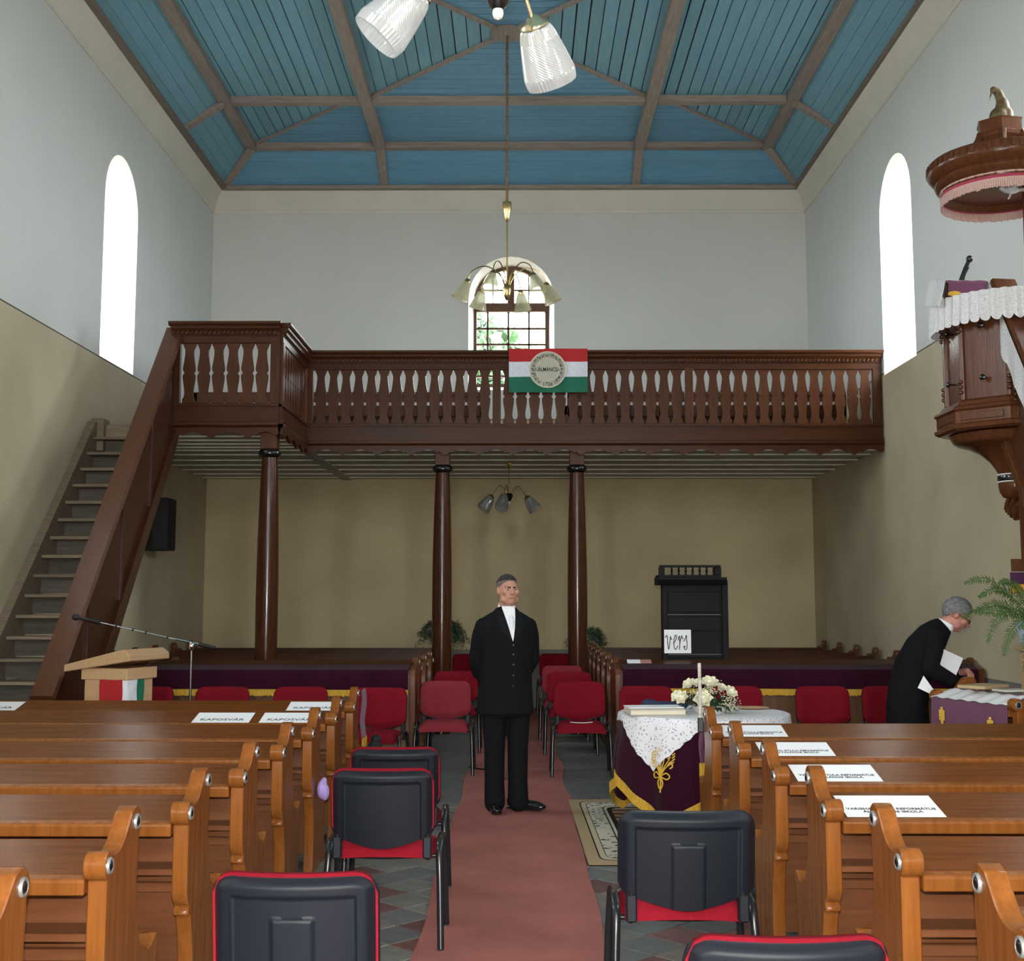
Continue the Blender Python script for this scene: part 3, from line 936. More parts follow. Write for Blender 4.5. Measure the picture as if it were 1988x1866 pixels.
# ================================================================= STAIR
st = empty('gallery_stair', (XL + .5, 10.1, 0)); tag(st, 'steep wooden stair climbing the left wall to the gallery', 'stair')
SX, SY = XL + .5, 10.1
def sl(mb): mb.v = [(x - SX, y - SY, z) for x, y, z in mb.v]; return mb
def sp(mb, name, m, **k): return sl(mb).build(name, m, st, **k)
SXP = -3.70                                                # outer face of the balustrade panel
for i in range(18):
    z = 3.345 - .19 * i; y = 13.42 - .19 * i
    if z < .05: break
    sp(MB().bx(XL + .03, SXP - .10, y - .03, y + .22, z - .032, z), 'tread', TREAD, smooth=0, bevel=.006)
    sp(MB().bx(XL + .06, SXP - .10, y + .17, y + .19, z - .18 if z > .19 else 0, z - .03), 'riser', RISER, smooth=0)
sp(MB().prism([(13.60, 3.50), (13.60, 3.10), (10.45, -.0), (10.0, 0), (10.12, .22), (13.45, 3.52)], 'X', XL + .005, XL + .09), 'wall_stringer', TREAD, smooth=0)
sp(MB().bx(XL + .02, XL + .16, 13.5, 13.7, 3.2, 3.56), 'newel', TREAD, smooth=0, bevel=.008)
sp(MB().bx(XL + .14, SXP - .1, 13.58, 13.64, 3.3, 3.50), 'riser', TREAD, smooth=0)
# solid balustrade panel: boards, cover strips, base rail, sloped cap
top = lambda y: 4.47 + (y - 13.38) * (3.60 / 3.34)
bot = lambda y: 3.33 + (y - 13.38) * 1.125
y0_, y1_ = 10.02, 13.38
nb = 4
for k in range(nb):
    a = y0_ + (y1_ - y0_) * k / nb; b = y0_ + (y1_ - y0_) * (k + 1) / nb
    q = [(a + .003, max(0, bot(a))), (b - .003, max(0, bot(b))), (b - .003, top(b)), (a + .003, top(a))]
    if bot(a) < 0 < bot(b):
        yc = 13.38 - 3.33 / 1.125
        q = [(a + .003, 0), (yc, 0), (b - .003, bot(b)), (b - .003, top(b)), (a + .003, top(a))]
    sp(MB().prism(q, 'X', SXP - .075, SXP - .04), 'panel_board', GAL_D, smooth=0)
for k in range(1, nb):
    y = y0_ + (y1_ - y0_) * k / nb
    sp(MB().bx(SXP - .041, SXP - .018, y - .03, y + .03, max(0, bot(y)) + .05, top(y) - .03), 'cover_strip', GAL_D, smooth=0, bevel=.003)
yc = 13.38 - 3.33 / 1.125
sp(MB().prism([(yc - .16, 0), (yc + .06, 0), (13.40, 3.29), (13.40, 3.52)], 'X', SXP - .11, SXP), 'outer_stringer', GAL_D, smooth=0, bevel=.005)
capm = MB(); a, b = Vector((SXP - .065, 9.97, top(9.97))), Vector((SXP - .065, 13.42, top(13.42)))
d = (b - a).normalized(); s_ = Vector((1, 0, 0)); u = s_.cross(d).normalized()
Mc = Matrix(((1, d.x, u.x, a.x), (0, d.y, u.y, a.y), (0, d.z, u.z, a.z), (0, 0, 0, 1)))
capm.prism([(-.10, 0), (.10, 0), (.105, .015), (.09, .05), (-.09, .05), (-.105, .015)], 'Y', 0, (b - a).length, Mc)
sp(capm, 'sloped_cap', CAPW, smooth=0)
sp(MB().prism([(9.93, 0), (10.06, 0), (10.06, top(10.06)), (9.93, top(9.93))], 'X', SXP - .15, SXP - .01), 'newel', CAPW, smooth=0, bevel=.006)

# ---- loudspeaker on the left wall
sk = empty('loudspeaker', (XL + .17, 15.75, 2.53)); tag(sk, 'black wall-mounted loudspeaker behind the stair', 'loudspeaker')
MB().prism([(-.17, -.15), (-.05, -.19), (.14, -.19), (.14, .19), (-.05, .19), (-.17, .15)], 'Z', -.33, .33).build('cabinet', mat('speaker_black', (.010, .010, .012), .6, bump=.2, bscale=300), sk, smooth=0, bevel=.012)
MB().prism([(.14, -.17), (.15, -.15), (.15, .15), (.14, .17)], 'Z', -.31, .31).build('grille', mat('speaker_grille', (.006, .006, .007), .85, bump=.6, bscale=250), sk, smooth=0)
MB().bx(-.17, -.10, -.03, .03, -.08, .08).build('bracket', DARKM, sk, smooth=0)

# ---- flag with the town seal
fg = empty('flag', (-.123, GY - .128, 4.60)); tag(fg, 'red, white and green flag with a round seal hung on the gallery rail', 'flag')
FW, FH = .948, .535
def fpt(u, v): return (u * FW, .006 * sin(u * 9 + v * 3) + .004 * sin(u * 23), -v * FH)
for nm, v0, v1, c in (('red_stripe', 0, .30, (.40, .010, .014)), ('white_stripe', .30, .645, (.66, .68, .76)), ('green_stripe', .645, 1, (.006, .13, .075))):
    MB().grid(lambda i, j: fpt(i / 24, v0 + (v1 - v0) * j / 4), 24, 4, Vector((0, .004, 0))).build(nm, mat('flag_' + nm, c, .8, var=.08, vscale=20), fg)
sc = (.466, -.262)
MB().lathe([(.0, 0), (.222, 0), (.222, .006), (0, .006)], 40, T(sc[0], -.016, sc[1]) @ RX(pi / 2)).build('seal', mat('seal_cloth', (.46, .45, .37), .9, var=.1, vscale=50), fg)
MB().lathe([(.218, 0), (.224, .004), (.218, .008), (.212, .004), (.218, 0)], 40, T(sc[0], -.018, sc[1]) @ RX(pi / 2), cap=False).build('seal_cord', mat('seal_cord_cream', (.62, .58, .46), .9), fg)
MB().lathe([(.138, 0), (.141, .003), (.138, .006), (.135, .003), (.138, 0)], 40, T(sc[0], -.022, sc[1]) @ RX(pi / 2), cap=False).build('seal_cord', MATS['seal_cord_cream'], fg)
text_mesh('lettering', 'KÁLMÁNCSA', .066, INK, fg, T(sc[0], -.024, sc[1] + .0) @ RX(pi / 2), bold=.001, sx=.78)
text_mesh('lettering', '1726', .062, mat('thread_dark', (.05, .055, .045), .8), fg, T(sc[0], -.024, sc[1] - .178) @ RX(pi / 2), bold=.001)
marks = MB(); random.seed(5)
for k in range(52):                                        # the embroidered ring of the seal, too small to read
    ang = radians(-62) + radians(304) * k / 51
    M = T(sc[0], -.0235, sc[1]) @ RX(pi / 2) @ RZ(ang) @ T(.178, 0, 0)
    w = random.choice((.003, .004, .005)); h = random.uniform(.018, .027)
    marks.bx(-h, h, -w / 2, w / 2, 0, .002, M)
    if k % 3: marks.bx(random.choice((-h, h - .006, -.003)), 0, -.007, .007, 0, .002, M)
marks.build('seal_embroidery', MATS['thread_dark'], fg, smooth=0)
# ================================================================= PEWS
# end board outline in (y,z): y<0 towards the ledge side (the back of the pew), y>0 towards the sitter
def end_outline():
    up = spline([(-.185, .0), (-.165, .12), (-.175, .30), (-.215, .44)], 5)
    blk = [(-.245, .445), (-.245, .46), (-.235, .475), (-.262, .50), (-.275, .53), (-.275, .765)]
    kn = [(-.275 - .005 + .040 * cos(t) - .035, .810 + .042 * sin(t)) for t in [radians(a) for a in (-60, -100, -140, -180, -220, -260, -290)]]
    kn = [(-.270 + .040 * cos(radians(a)), .812 + .042 * sin(radians(a))) for a in (-95, -130, -165, -200, -235, -270, -300)]
    scoop = spline([(-.225, .835), (-.165, .836), (-.115, .860), (-.070, .905), (-.045, .930)], 4)
    head = [(-.005 + .052 * cos(radians(a)), .893 + .048 * sin(radians(a))) for a in (125, 100, 70, 40, 10, -20, -50)]
    down = spline([(.030, .82), (.022, .70), (.040, .58), (.085, .50), (.160, .465)], 4)
    horn = [(.205, .470), (.235, .490), (.262, .492), (.275, .47), (.270, .43), (.250, .36)]
    foot = spline([(.240, .28), (.245, .14), (.275, .05), (.285, 0)], 4)
    return up + blk + kn + scoop + head + down + horn + foot
EO = end_outline()
EYE_R = .026
def end_board_mesh(m, th=.056):
    me = MB().prism(EO, 'X', -th / 2, th / 2).mesh('end_board', smooth=40, bevel=.004)
    me.materials.append(m); return me
def roll_mesh(m, th=.064, r=.041):
    me = MB().lathe([(.0, -th / 2), (r - .004, -th / 2), (r, -th / 2 + .004), (r, th / 2 - .004), (r - .004, th / 2), (0, th / 2)], 20, RY(pi / 2)).mesh('scroll', smooth=40)
    me.materials.append(m); return me
RING = MB().lathe([(.0245, 0), (.0245, .005), (.022, .008), (.018, .008), (.0155, .004), (.0155, 0)], 20, RY(pi / 2), cap=False).mesh('eye_ring', smooth=50); RING.materials.append(mat('silver_paint', (.40, .40, .39), .35, .6))
DOT = MB().lathe([(.016, 0), (.0145, .007), (.009, .010), (0, .011)], 16, RY(pi / 2)).mesh('eye_boss', smooth=60); DOT.materials.append(BLACK)

def make_pew(L, side, m_long, m_up, m_panel, far_end=True):
    """L: length; side=+1: bench runs to +x from its aisle end, -1: to -x. Sitter faces +y; the ledge is on the -y side."""
    r = empty('pew')
    em = end_board_mesh(m_up); rm = roll_mesh(m_up)
    ends = [0.0] + ([side * L] if far_end else [])
    for k, x in enumerate(ends):
        e = link('end_board', em, r, (x, 0, 0))
        link('scroll', rm, e, (0, -.270, .812))
        a = -side if k == 0 else side                       # eyes only on the aisle face
        if k == 0:
            for y, z in ((-.270, .812), (-.004, .892)):
                o = link('eye_ring', RING, e, (a * (.032 if y < -.1 else .028), y, z)); o.rotation_euler = (0, 0, 0 if a > 0 else pi)
                o = link('eye_boss', DOT, e, (a * (.032 if y < -.1 else .028), y, z)); o.rotation_euler = (0, 0, 0 if a > 0 else pi)
    def bxs(x0, x1): return (min(side * x0, side * x1), max(side * x0, side * x1))
    a, b = bxs(.03, L - .03)
    # ledge: sloping plank with a thicker lip
    led = MB().prism([(-.005, .812), (-.005, .838), (-.268, .780), (-.268, .754)], 'X', a, b)
    led.build('book_ledge', m_long, r, smooth=0, bevel=.002)
    MB().prism([(-.262, .786), (-.296, .779), (-.300, .772), (-.300, .733), (-.262, .733)], 'X', a, b).build('ledge_lip', m_up, r, smooth=0, bevel=.003)
    MB().bx(a, b, -.030, .0, .50, .822).build('back_board', m_panel, r, smooth=0)
    MB().bx(a, b, -.045, -.012, .09, .50).build('lower_panel', m_panel, r, smooth=0)
    MB().bx(a, b, -.165, -.030, .568, .592).build('book_shelf', m_panel, r, smooth=0, bevel=.003)
    MB().bx(a, b, -.060, -.030, .485, .52).build('mid_rail', m_panel, r, smooth=0, bevel=.003)
    MB().bx(a, b, -.01, .27, .42, .45).build('seat', m_long, r, smooth=0, bevel=.004)
    MB().bx(a, b, .19, .215, .08, .42).build('seat_front', m_panel, r, smooth=0)
    return r

ORD = ['nearest', 'second', 'third', 'fourth', 'fifth', 'sixth', 'seventh', 'farthest']
pl = make_pew(3.46, -1, PEW_X, PEW_Z, PEW_IN)
for k in range(8):
    o = pl if k == 0 else copy_tree(pl)
    o.location = (-1.225, 3.09 + .9 * k, 0)
    tag(o, '%s varnished brown pew in the left block beside the aisle%s' % ((ORD[k][0].upper() + ORD[k][1:]), ', counted from the camera' if 0 < k < 7 else ''), 'pew', 'varnished pews in the front blocks')
ORD2 = ['nearest', 'second', 'third', 'fourth', 'fifth', 'farthest']
pr_ = make_pew(3.20, 1, PEW_X, PEW_Z, PEW_IN)
pr_s = make_pew(2.36, 1, PEW_X, PEW_Z, PEW_IN)              # the two rows that end at the pulpit stair
for k in range(6):
    o = pr_ if k == 0 else pr_s if k == 4 else copy_tree(pr_s if k == 5 else pr_)
    o.location = (1.15, 3.15 + .905 * k, 0)
    tag(o, '%s varnished brown pew in the right block beside the aisle%s' % ((ORD2[k][0].upper() + ORD2[k][1:]), ', counted from the camera' if 0 < k < 5 else ''), 'pew', 'varnished pews in the front blocks')

# ---- rear blocks under the gallery, facing the camera, on a low platform
for s, x0, x1 in ((-1, XL + .01, -1.0), (1, .93, XR - .01)):
    y0 = 12.10 if s < 0 else 12.22
    if s < 0:
        o = MB().bx(-3.55, x1, y0, YB - .02, 0, .07).bx(XL + .01, -3.56, 13.9, YB - .02, 0, .07).build('platform', REAR_X, smooth=0)
    else:
        o = MB().bx(x0, x1, y0, YB - .02, 0, .07).build('platform', REAR_X, smooth=0)
    tag(o, 'low wooden platform under the dark pews on the %s of the aisle' % ('left' if s < 0 else 'right'), 'platform')
ORD3 = ['first', 'second', 'third', 'fourth', 'fifth', 'sixth', 'seventh']
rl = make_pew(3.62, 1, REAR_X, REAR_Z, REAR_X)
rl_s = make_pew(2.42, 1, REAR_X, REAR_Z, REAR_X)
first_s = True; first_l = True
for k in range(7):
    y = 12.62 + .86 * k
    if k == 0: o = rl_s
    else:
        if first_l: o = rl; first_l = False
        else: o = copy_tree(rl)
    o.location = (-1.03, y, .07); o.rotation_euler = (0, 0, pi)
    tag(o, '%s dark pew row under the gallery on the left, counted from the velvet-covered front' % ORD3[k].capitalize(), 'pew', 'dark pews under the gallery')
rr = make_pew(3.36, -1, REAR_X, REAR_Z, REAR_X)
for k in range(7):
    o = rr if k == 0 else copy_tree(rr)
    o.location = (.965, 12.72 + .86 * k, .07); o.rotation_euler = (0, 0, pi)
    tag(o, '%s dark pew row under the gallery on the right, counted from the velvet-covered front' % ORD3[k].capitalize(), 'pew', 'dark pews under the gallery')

# ---- panelled fronts of the rear blocks with velvet covers
PANW = wood('front_panel_brown', (.16, .072, .030), (.10, .045, .02), .4, 'Z')
def desk_front(x0, x1, y, label, clab):
    r = empty('panelled_barrier', (x0, y, 0)); tag(r, label, 'barrier'); L = x1 - x0
    MB().bx(0, L, -.02, .02, 0, .90).build('panel', PANW, r, smooth=0)
    n = round(L / .34)
    for k in range(n + 1):
        x = L * k / n
        MB().bx(max(0, x - .03), min(L, x + .03), -.045, -.02, 0, .9).build('stile', PANW, r, smooth=0, bevel=.004)
    MB().bx(0, L, -.05, -.02, 0, .12).build('plinth', PANW, r, smooth=0, bevel=.004)
    MB().prism([(-.05, .90), (.24, .985), (.24, 1.01), (-.05, .925)], 'X', 0, L).build('sloping_desk', REAR_X, r, smooth=0, bevel=.004)
    for x in (.0, L):
        MB().prism([(-.06, 0), (-.06, .88), (-.045, .935), (0, .945), (.17, .985), (.23, 1.03), (.27, 1.02), (.27, .7), (.2, .4), (.25, 0)], 'X', x - .028, x + .028).build('end_board', REAR_Z, r, smooth=0, bevel=.006)
    c = empty('velvet_cover', (x0, y, 0)); tag(c, clab, 'cover')
    x_a, x_b = .04, L - .04
    n = 90
    def vf(i, j):
        u = i / n; x = x_a + (x_b - x_a) * u
        P = [(.10, .972), (.0, .944), (-.055, .934), (-.066, .915), (-.064, .86), (-.062, .80), (-.062, .745)]
        yy, zz = P[j]
        w = .006 * sin(x * 21 + 1.2 * sin(x * 3)) * max(0, (j - 3) / 3)
        return (x, yy + w - .004, zz + .004 * sin(x * 2.2) * (j / 6))
    MB().grid(vf, n, 6, Vector((0, .0, -.004))).build('velvet', VELV, c)
    fr = MB()
    m_ = int((x_b - x_a) / .014)
    for k in range(m_):
        x = x_a + (x_b - x_a) * (k + .5) / m_
        h = .060 + random.uniform(-.006, .004); z = .752 + .004 * sin(x * 2.2)
        fr.bx(x - .0065, x + .0065, -.078 + random.uniform(-.003, .003), -.068, z - h, z)
    f = fr.build('fringe', GOLD, c, smooth=0)
    return r
desk_front(-3.50, -.995, 11.80, 'dark panelled front of the left pews under the gallery', 'long aubergine velvet cover with gold fringe on the left pew front')
desk_front(.93, XR - .06, 11.92, 'dark panelled front of the right pews under the gallery', 'long aubergine velvet cover with gold fringe on the right pew front')

# ================================================================= STACKING CHAIRS
def back_fn(w, zt, zb, dip, cr):
    def top(u):                                            # u in -1..1
        x = abs(u) * w / 2; e = w / 2 - cr
        return zt if x <= e else zt - cr + sqrt(max(0, cr * cr - (x - e) ** 2))
    def bot(u):
        x = abs(u) * w / 2; e = w / 2 - .03
        b = zb + dip * (abs(u) ** 1.6)
        return b if x <= e else b + .03 - sqrt(max(0, .03 ** 2 - (x - e) ** 2))
    return top, bot

def make_chair(fabric, plain=False, w=.475, over=.004):
    """ISO-type stacking chair, sitter faces -y (towards the camera)"""
    r = empty('stacking_chair')
    zt = .815
    top, bot = back_fn(w, zt, .455, .065, .065)
    NU, NV = 90, 64
    tilt = lambda z: .235 + (z - .45) * .16
    def sm(x, a, b):
        t = min(1, max(0, (x - a) / (b - a))); return t * t * (3 - 2 * t)
    def shell(i, j):
        u = -1 + 2 * i / NU; v = j / NV
        u = max(-.9999, min(.9999, u))
        z = bot(u) + (top(u) - bot(u)) * v; x = u * w / 2
        y = tilt(z) - .05 * u * u
        ed = min((1 - abs(u)) * w / 2, top(u) - z)
        y += .030 * sm(ed, 0, .035)
        # recessed panel with a raised tongue in the middle, as moulded in the shell
        inn = sm(ed, .058, .066)
        y -= .012 * inn
        tw = .062
        if not plain:
            y += .010 * (1 - sm(abs(x), tw - .007, tw)) * (1 - sm(z, .690, .697))
        return (x, y, z)
    MB().grid(shell, NU, NV, lambda i, j: (0, -.012, 0)).build('back_shell', PLAST, r, smooth=60)
    top2, bot2 = back_fn(w - .006 + (over - .004) * 2, zt + over, .47, .055, .065)
    def pad(i, j):
        n1, n2 = 24, 16
        u = max(-.9999, min(.9999, -1 + 2 * i / n1)); v = j / n2
        z = bot2(u) + (top2(u) - bot2(u)) * v
        ed = min((1 - abs(u)) * w / 2, top2(u) - z, z - bot2(u))
        return (u * (w - .006 + (over - .004) * 2) / 2, tilt(z) - .05 * u * u - .014 - .030 * sm(ed, -.005, .05), z)
    MB().grid(pad, 24, 16, lambda i, j: (0, .026, 0)).build('backrest', fabric, r, smooth=60)
    # seat
    sw, sd = .465, .43
    def outline(u, v):                                     # rounded square, u,v in -1..1
        return (u * sqrt(1 - v * v * .12) * sw / 2, v * sqrt(1 - u * u * .12) * sd / 2)
    def seat(i, j):
        u = -1 + 2 * i / 20; v = -1 + 2 * j / 20
        x, y = outline(u, v)
        e = 1 - max(abs(u), abs(v))
        z = .440 + .040 * sm(e, -.02, .28) - .012 * (1 - v) * .5 * sm(-v, .5, 1) + .01 * u * u * -1
        return (x, y - .01, z)
    MB().grid(seat, 20, 20, lambda i, j: (0, 0, -.03)).build('seat', fabric, r, smooth=60)
    def seatb(i, j):
        u = -1 + 2 * i / 10; v = -1 + 2 * j / 10
        x, y = outline(u * .97, v * .97); e = 1 - max(abs(u), abs(v))
        return (x, y - .01, .412 - .018 * sm(e, 0, .4))
    MB().grid(seatb, 10, 10, lambda i, j: (0, 0, .012)).build('seat_shell', PLAST, r, smooth=60)
    # oval-tube legs: one bent hoop a side, split at its crown into a front and a rear leg
    for s in (-1, 1):
        x = s * .255
        rear = spline([(x, .005, .470), (x, .07, .468), (x, .130, .448), (x, .160, .40), (x + s * .006, .185, .28), (x + s * .014, .225, .006)], 5)
        front = spline([(x, .005, .470), (x, -.06, .468), (x, -.125, .448), (x, -.155, .40), (x + s * .006, -.175, .28), (x + s * .014, -.205, .006)], 5)
        MB().tube(rear, .0155, 8, .62).build('leg', TUBE, r, smooth=60)
        MB().tube(front, .0155, 8, .62).build('leg', TUBE, r, smooth=60)
        MB().bx(x + s * .014 - .013, x + s * .014 + .013, .208, .240, 0, .012).build('foot_cap', PLAST, r, smooth=0)
        MB().bx(x + s * .014 - .013, x + s * .014 + .013, -.222, -.190, 0, .012).build('foot_cap', PLAST, r, smooth=0)
        up = [(s * .205, .13, .405), (s * .205, .195, .41), (s * .205, .222, .45), (s * .205, .232, .52)]
        MB().tube(spline(up, 4), .015, 8).build('back_upright', DARKM, r, smooth=60)
        MB().bx(s * .205 - .02, s * .205 + .02, .205, .245, .41, .51).build('upright_sleeve', PLAST, r, smooth=0, bevel=.006)
    for y in (-.10, .135):
        MB().tube([(-.255, y, .405), (0, y, .398), (.255, y, .405)], .011, 8).build('cross_bar', TUBE, r, smooth=60)
    return r

chA = make_chair(REDF)                                     # toned shell with a tongue
used = {}
def put(kind, x, y, rz, label, group):
    src = {'A': chA}.get(kind) or kinds[kind]
    if kind in used: o = copy_tree(src)
    else: o = src; used[kind] = 1
    o.location = (x, y, 0); o.rotation_euler = (0, 0, rz)
    tag(o, label, 'chair', group)
    return o
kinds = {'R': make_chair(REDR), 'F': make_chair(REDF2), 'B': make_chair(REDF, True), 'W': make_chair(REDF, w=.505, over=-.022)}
G1 = 'chairs standing along the aisle between the front pews'
# backs towards the camera: rotate by pi so the sitter faces +y
put('A', -.635, 3.88, pi, 'black-backed red chair nearest the camera on the left of the carpet', G1)
put('B', -.625, 6.06, pi, 'black-backed red chair left of the carpet, second from the camera', G1)
put('B', -.655, 6.88, pi + .02, 'black-backed red chair left of the carpet, third from the camera', G1)
put('W', .615, 4.94, pi, 'black-backed red chair right of the carpet in front of the rug', G1)
put('A', .615, 3.22, pi, 'black-backed red chair nearest the camera on the right of the carpet', G1)
G2 = 'red chairs facing the camera beside the carpet under the gallery'
put('F', -.69, 11.65, 0, 'faded red chair facing the camera, front of the left aisle file', G2)
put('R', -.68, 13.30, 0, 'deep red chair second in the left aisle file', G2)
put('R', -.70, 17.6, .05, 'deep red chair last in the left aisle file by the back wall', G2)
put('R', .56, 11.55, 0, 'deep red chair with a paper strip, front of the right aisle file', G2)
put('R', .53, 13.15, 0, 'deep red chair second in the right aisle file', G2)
put('F', .50, 14.4, 0, 'faded red chair third in the right aisle file', G2)
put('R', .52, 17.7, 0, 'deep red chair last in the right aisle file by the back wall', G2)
G3 = 'red chairs lined up before the velvet-covered pew fronts'
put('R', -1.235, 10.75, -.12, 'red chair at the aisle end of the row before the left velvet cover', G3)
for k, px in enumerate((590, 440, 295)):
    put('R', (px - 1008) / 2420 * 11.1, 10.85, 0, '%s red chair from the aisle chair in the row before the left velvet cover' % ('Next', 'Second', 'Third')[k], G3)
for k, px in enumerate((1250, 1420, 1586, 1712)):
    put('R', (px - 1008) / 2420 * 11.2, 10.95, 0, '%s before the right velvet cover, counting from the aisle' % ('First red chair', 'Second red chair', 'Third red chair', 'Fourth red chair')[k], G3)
o = MB().grid(lambda i, j: (.46 + .20 * i / 8, 11.39 + .05 * j, .487 - .006 * sin(pi * i / 8) - .002), 8, 1, Vector((0, 0, .002))).build('paper_strip', PAPER, smooth=40)
tag(o, 'narrow white paper strip lying on the seat of a red chair', 'paper')
# ================================================================= CARPET, RUG, PAPERS
o = MB().grid(lambda i, j: ((-.475 + .012 * sin(j * .9)) + (.875 + .012 * sin(j * .7 + 1)) * i / 8, 2.0 + 16.6 * j / 60, .007 + .0015 * sin(j * 2.1 + i)), 8, 60, Vector((0, 0, -.006))).build('carpet_runner', CARPET)
tag(o, 'long faded red carpet runner down the middle of the aisle', 'carpet')
rg = MB().grid(lambda i, j: (-.80 + 1.6 * i / 12, -1.21 + 2.42 * j / 16, .004 * sin(i * .8) * sin(j * .9) * .3), 12, 16, Vector((0, 0, -.004))).build('patterned_rug', RUG)
rg.location = (1.20, 8.87, .013); rg.rotation_euler = (0, 0, .012)
tag(rg, 'beige rug with dark patterned border under the round table', 'rug')
o = MB().tube(spline([(-.47, 12.0, .012), (-.36, 11.85, .014), (-.22, 11.8, .014), (-.12, 11.2, .014)], 6), .009, 6).build('floor_cable', DARKM); tag(o, 'black cable lying across the carpet behind the standing man', 'cable')

sl_a = atan2(.058, .263)                                   # slope of the ledges
def ledge_paper(x, pew_y, w, lines, label, rz=0.0, size=.05, m_ink=INKG, off=0.0):
    r = empty('paper_sign', (x, pew_y - .150 + off, .8075 + off * .22)); r.rotation_euler = (sl_a, 0, rz)
    tag(r, label, 'paper sign', 'paper signs laid on the pew ledges')
    MB().grid(lambda i, j: (-w / 2 + w * i / 6, -.105 + .21 * j / 4, .0016), 6, 4, Vector((0, 0, -.001))).build('sheet', PAPER, r, smooth=0)
    for k, t in enumerate(lines):
        text_mesh('lettering', t, size, m_ink, r, T(0, -.045 - k * size * 1.05 + (size * .6 if len(lines) > 1 else 0), .0022), bold=.0006, sx=1.0 if len(lines) == 1 else .92)
    return r
KAP = ['KAPOSVÁR']; VAR = ['VARGHA GYULA REFORMÁTUS', 'ÁLTALÁNOS ISKOLA']
LY = lambda k: 3.09 + .9 * k
RY_ = lambda k: 3.15 + .905 * k
ledge_paper(-1.95, LY(6), .375, KAP, 'paper reading KAPOSVÁR in full on the seventh left pew', size=.058)
ledge_paper(-1.51, LY(6), .375, KAP, 'paper reading KAPOSVÁR partly hidden by a pew end, seventh left pew', size=.058)
ledge_paper(-1.50, LY(7), .375, KAP, 'paper reading KAPOSVÁR at the aisle end of the farthest left pew', size=.058)
ledge_paper(-3.84, LY(7), .375, KAP, 'paper reading KAPOSVÁR cut by the left edge of the picture', size=.058)
ledge_paper(1.385, RY_(5), .375, VAR, 'school name paper on the farthest right pew beside the lace table', size=.026)
ledge_paper(1.435, RY_(4), .375, VAR, 'school name paper on the fifth right pew from the camera', size=.026)
ledge_paper(1.415, RY_(3), .375, VAR, 'school name paper on the fourth right pew from the camera', size=.026)
ledge_paper(1.39, RY_(2), .365, VAR, 'school name paper on the third right pew from the camera', size=.026)
pp = ledge_paper(1.70, RY_(1), .21, [], 'blank white card with a grey edge at the right edge of the picture', rz=.25)
MB().bx(-.085, .085, -.085, .085, .0017, .0022).build('grey_print', mat('print_grey', (.25, .27, .28), .6), pp, smooth=0)
def desk_note(x0, x1, m, label):
    o = MB().grid(lambda i, j: (x0 + (x1 - x0) * i / 3, 11.92 + .125 + .10 * j / 2, .925 + (.175 + .10 * j / 2) * .2931 + .004), 3, 2, Vector((0, 0, -.002))).build('paper_note', m, smooth=0)
    tag(o, label, 'paper')
desk_note(1.035, 1.16, PAPER, 'small white note on the desk at the aisle end of the right velvet cover')
desk_note(1.162, 1.265, mat('pink_paper', (.45, .22, .20), .8), 'small pinkish note beside the white one on the right pew desk')

# lilac cloth and velvet strip caught on pew ends, left block
o = organic('lilac_cloth', MB().ell((0, 0, 0), (.028, .05, .055), 12, 8).ell((.022, -.01, -.015), (.026, .04, .05), 12, 8).ell((.01, .02, .04), (.02, .03, .03), 10, 8), mat('lilac_fabric', (.42, .30, .68), .8), .008, 3)
o.location = (-1.165, 7.50, .47); tag(o, 'crumpled lilac cloth stuck on a left pew end', 'cloth')
c = empty('velvet_pew_cover', (-1.19, 9.55, 0)); tag(c, 'dark purple velvet strip with gold fringe hung at the farthest left pew end', 'cover')
MB().grid(lambda i, j: (.008 * sin(j * 1.3 + i), -.06 + .26 * i / 6, .90 - .36 * j / 6), 6, 6, Vector((.006, 0, 0))).build('velvet', PURP, c)
MB().grid(lambda i, j: (.012 + .006 * sin(i * 2), -.06 + .26 * i / 12, .545 - .075 * j), 12, 1, Vector((.006, 0, 0))).build('fringe', GOLD, c)
o = organic('dark_bag', MB().ell((0, 0, .14), (.075, .11, .15), 14, 10).ell((.01, 0, .30), (.05, .08, .07), 12, 8), mat('dark_bag_cloth', (.012, .014, .018), .8), .012, 4)
o.scale = (.8, .7, .55); o.location = (-1.10, 9.66, .36); tag(o, 'small dark bag hanging at the farthest left pew end', 'bag')
o = None

# ================================================================= TABLE WITH VELVET AND LACE
TX, TY, TR, TZ = 1.325, 9.12, .585, .775
tb = empty('round_table', (TX, TY, .0)); tag(tb, 'round wooden table under velvet and lace cloths', 'table')
MB().lathe([(0, .735), (TR - .01, .735), (TR, .745), (TR, .765), (TR - .01, TZ), (0, TZ)], 48).build('table_top', PEW_X, tb)
MB().lathe([(.16, .05), (.10, .09), (.06, .2), (.08, .35), (.05, .5), (.09, .68), (.2, .735)], 20).build('pedestal', PEW_Z, tb)
for k in range(4):
    a = k * pi / 2 + .6
    MB().tube(spline([(.06 * cos(a), .06 * sin(a), .2), (.25 * cos(a), .25 * sin(a), .16), (.38 * cos(a), .38 * sin(a), .046)], 5), .03, 8).build('leg', PEW_Z, tb)
vc = empty('velvet_tablecloth', (TX, TY, 0)); tag(vc, 'aubergine velvet tablecloth with gold fringe and wheat embroidery', 'tablecloth')
ang_c = atan2(-.50, -.30)
def vhem(t):
    # low at the front corner, higher at the sides
    a = atan2(sin(t - ang_c), cos(t - ang_c))              # 0 at the corner that hangs front left
    q = abs(((a + pi / 4) % (pi / 2)) - pi / 4) / (pi / 4) # 0 on the corner direction .. 1 between corners
    return .10 + .28 * (q ** 1.0)
def vrad(t, d):
    fold = .020 * sin(9 * t + 1.0) + .012 * sin(17 * t)
    return TR + .012 + (.035 + fold) * min(1, d * 1.6) + .02 * d
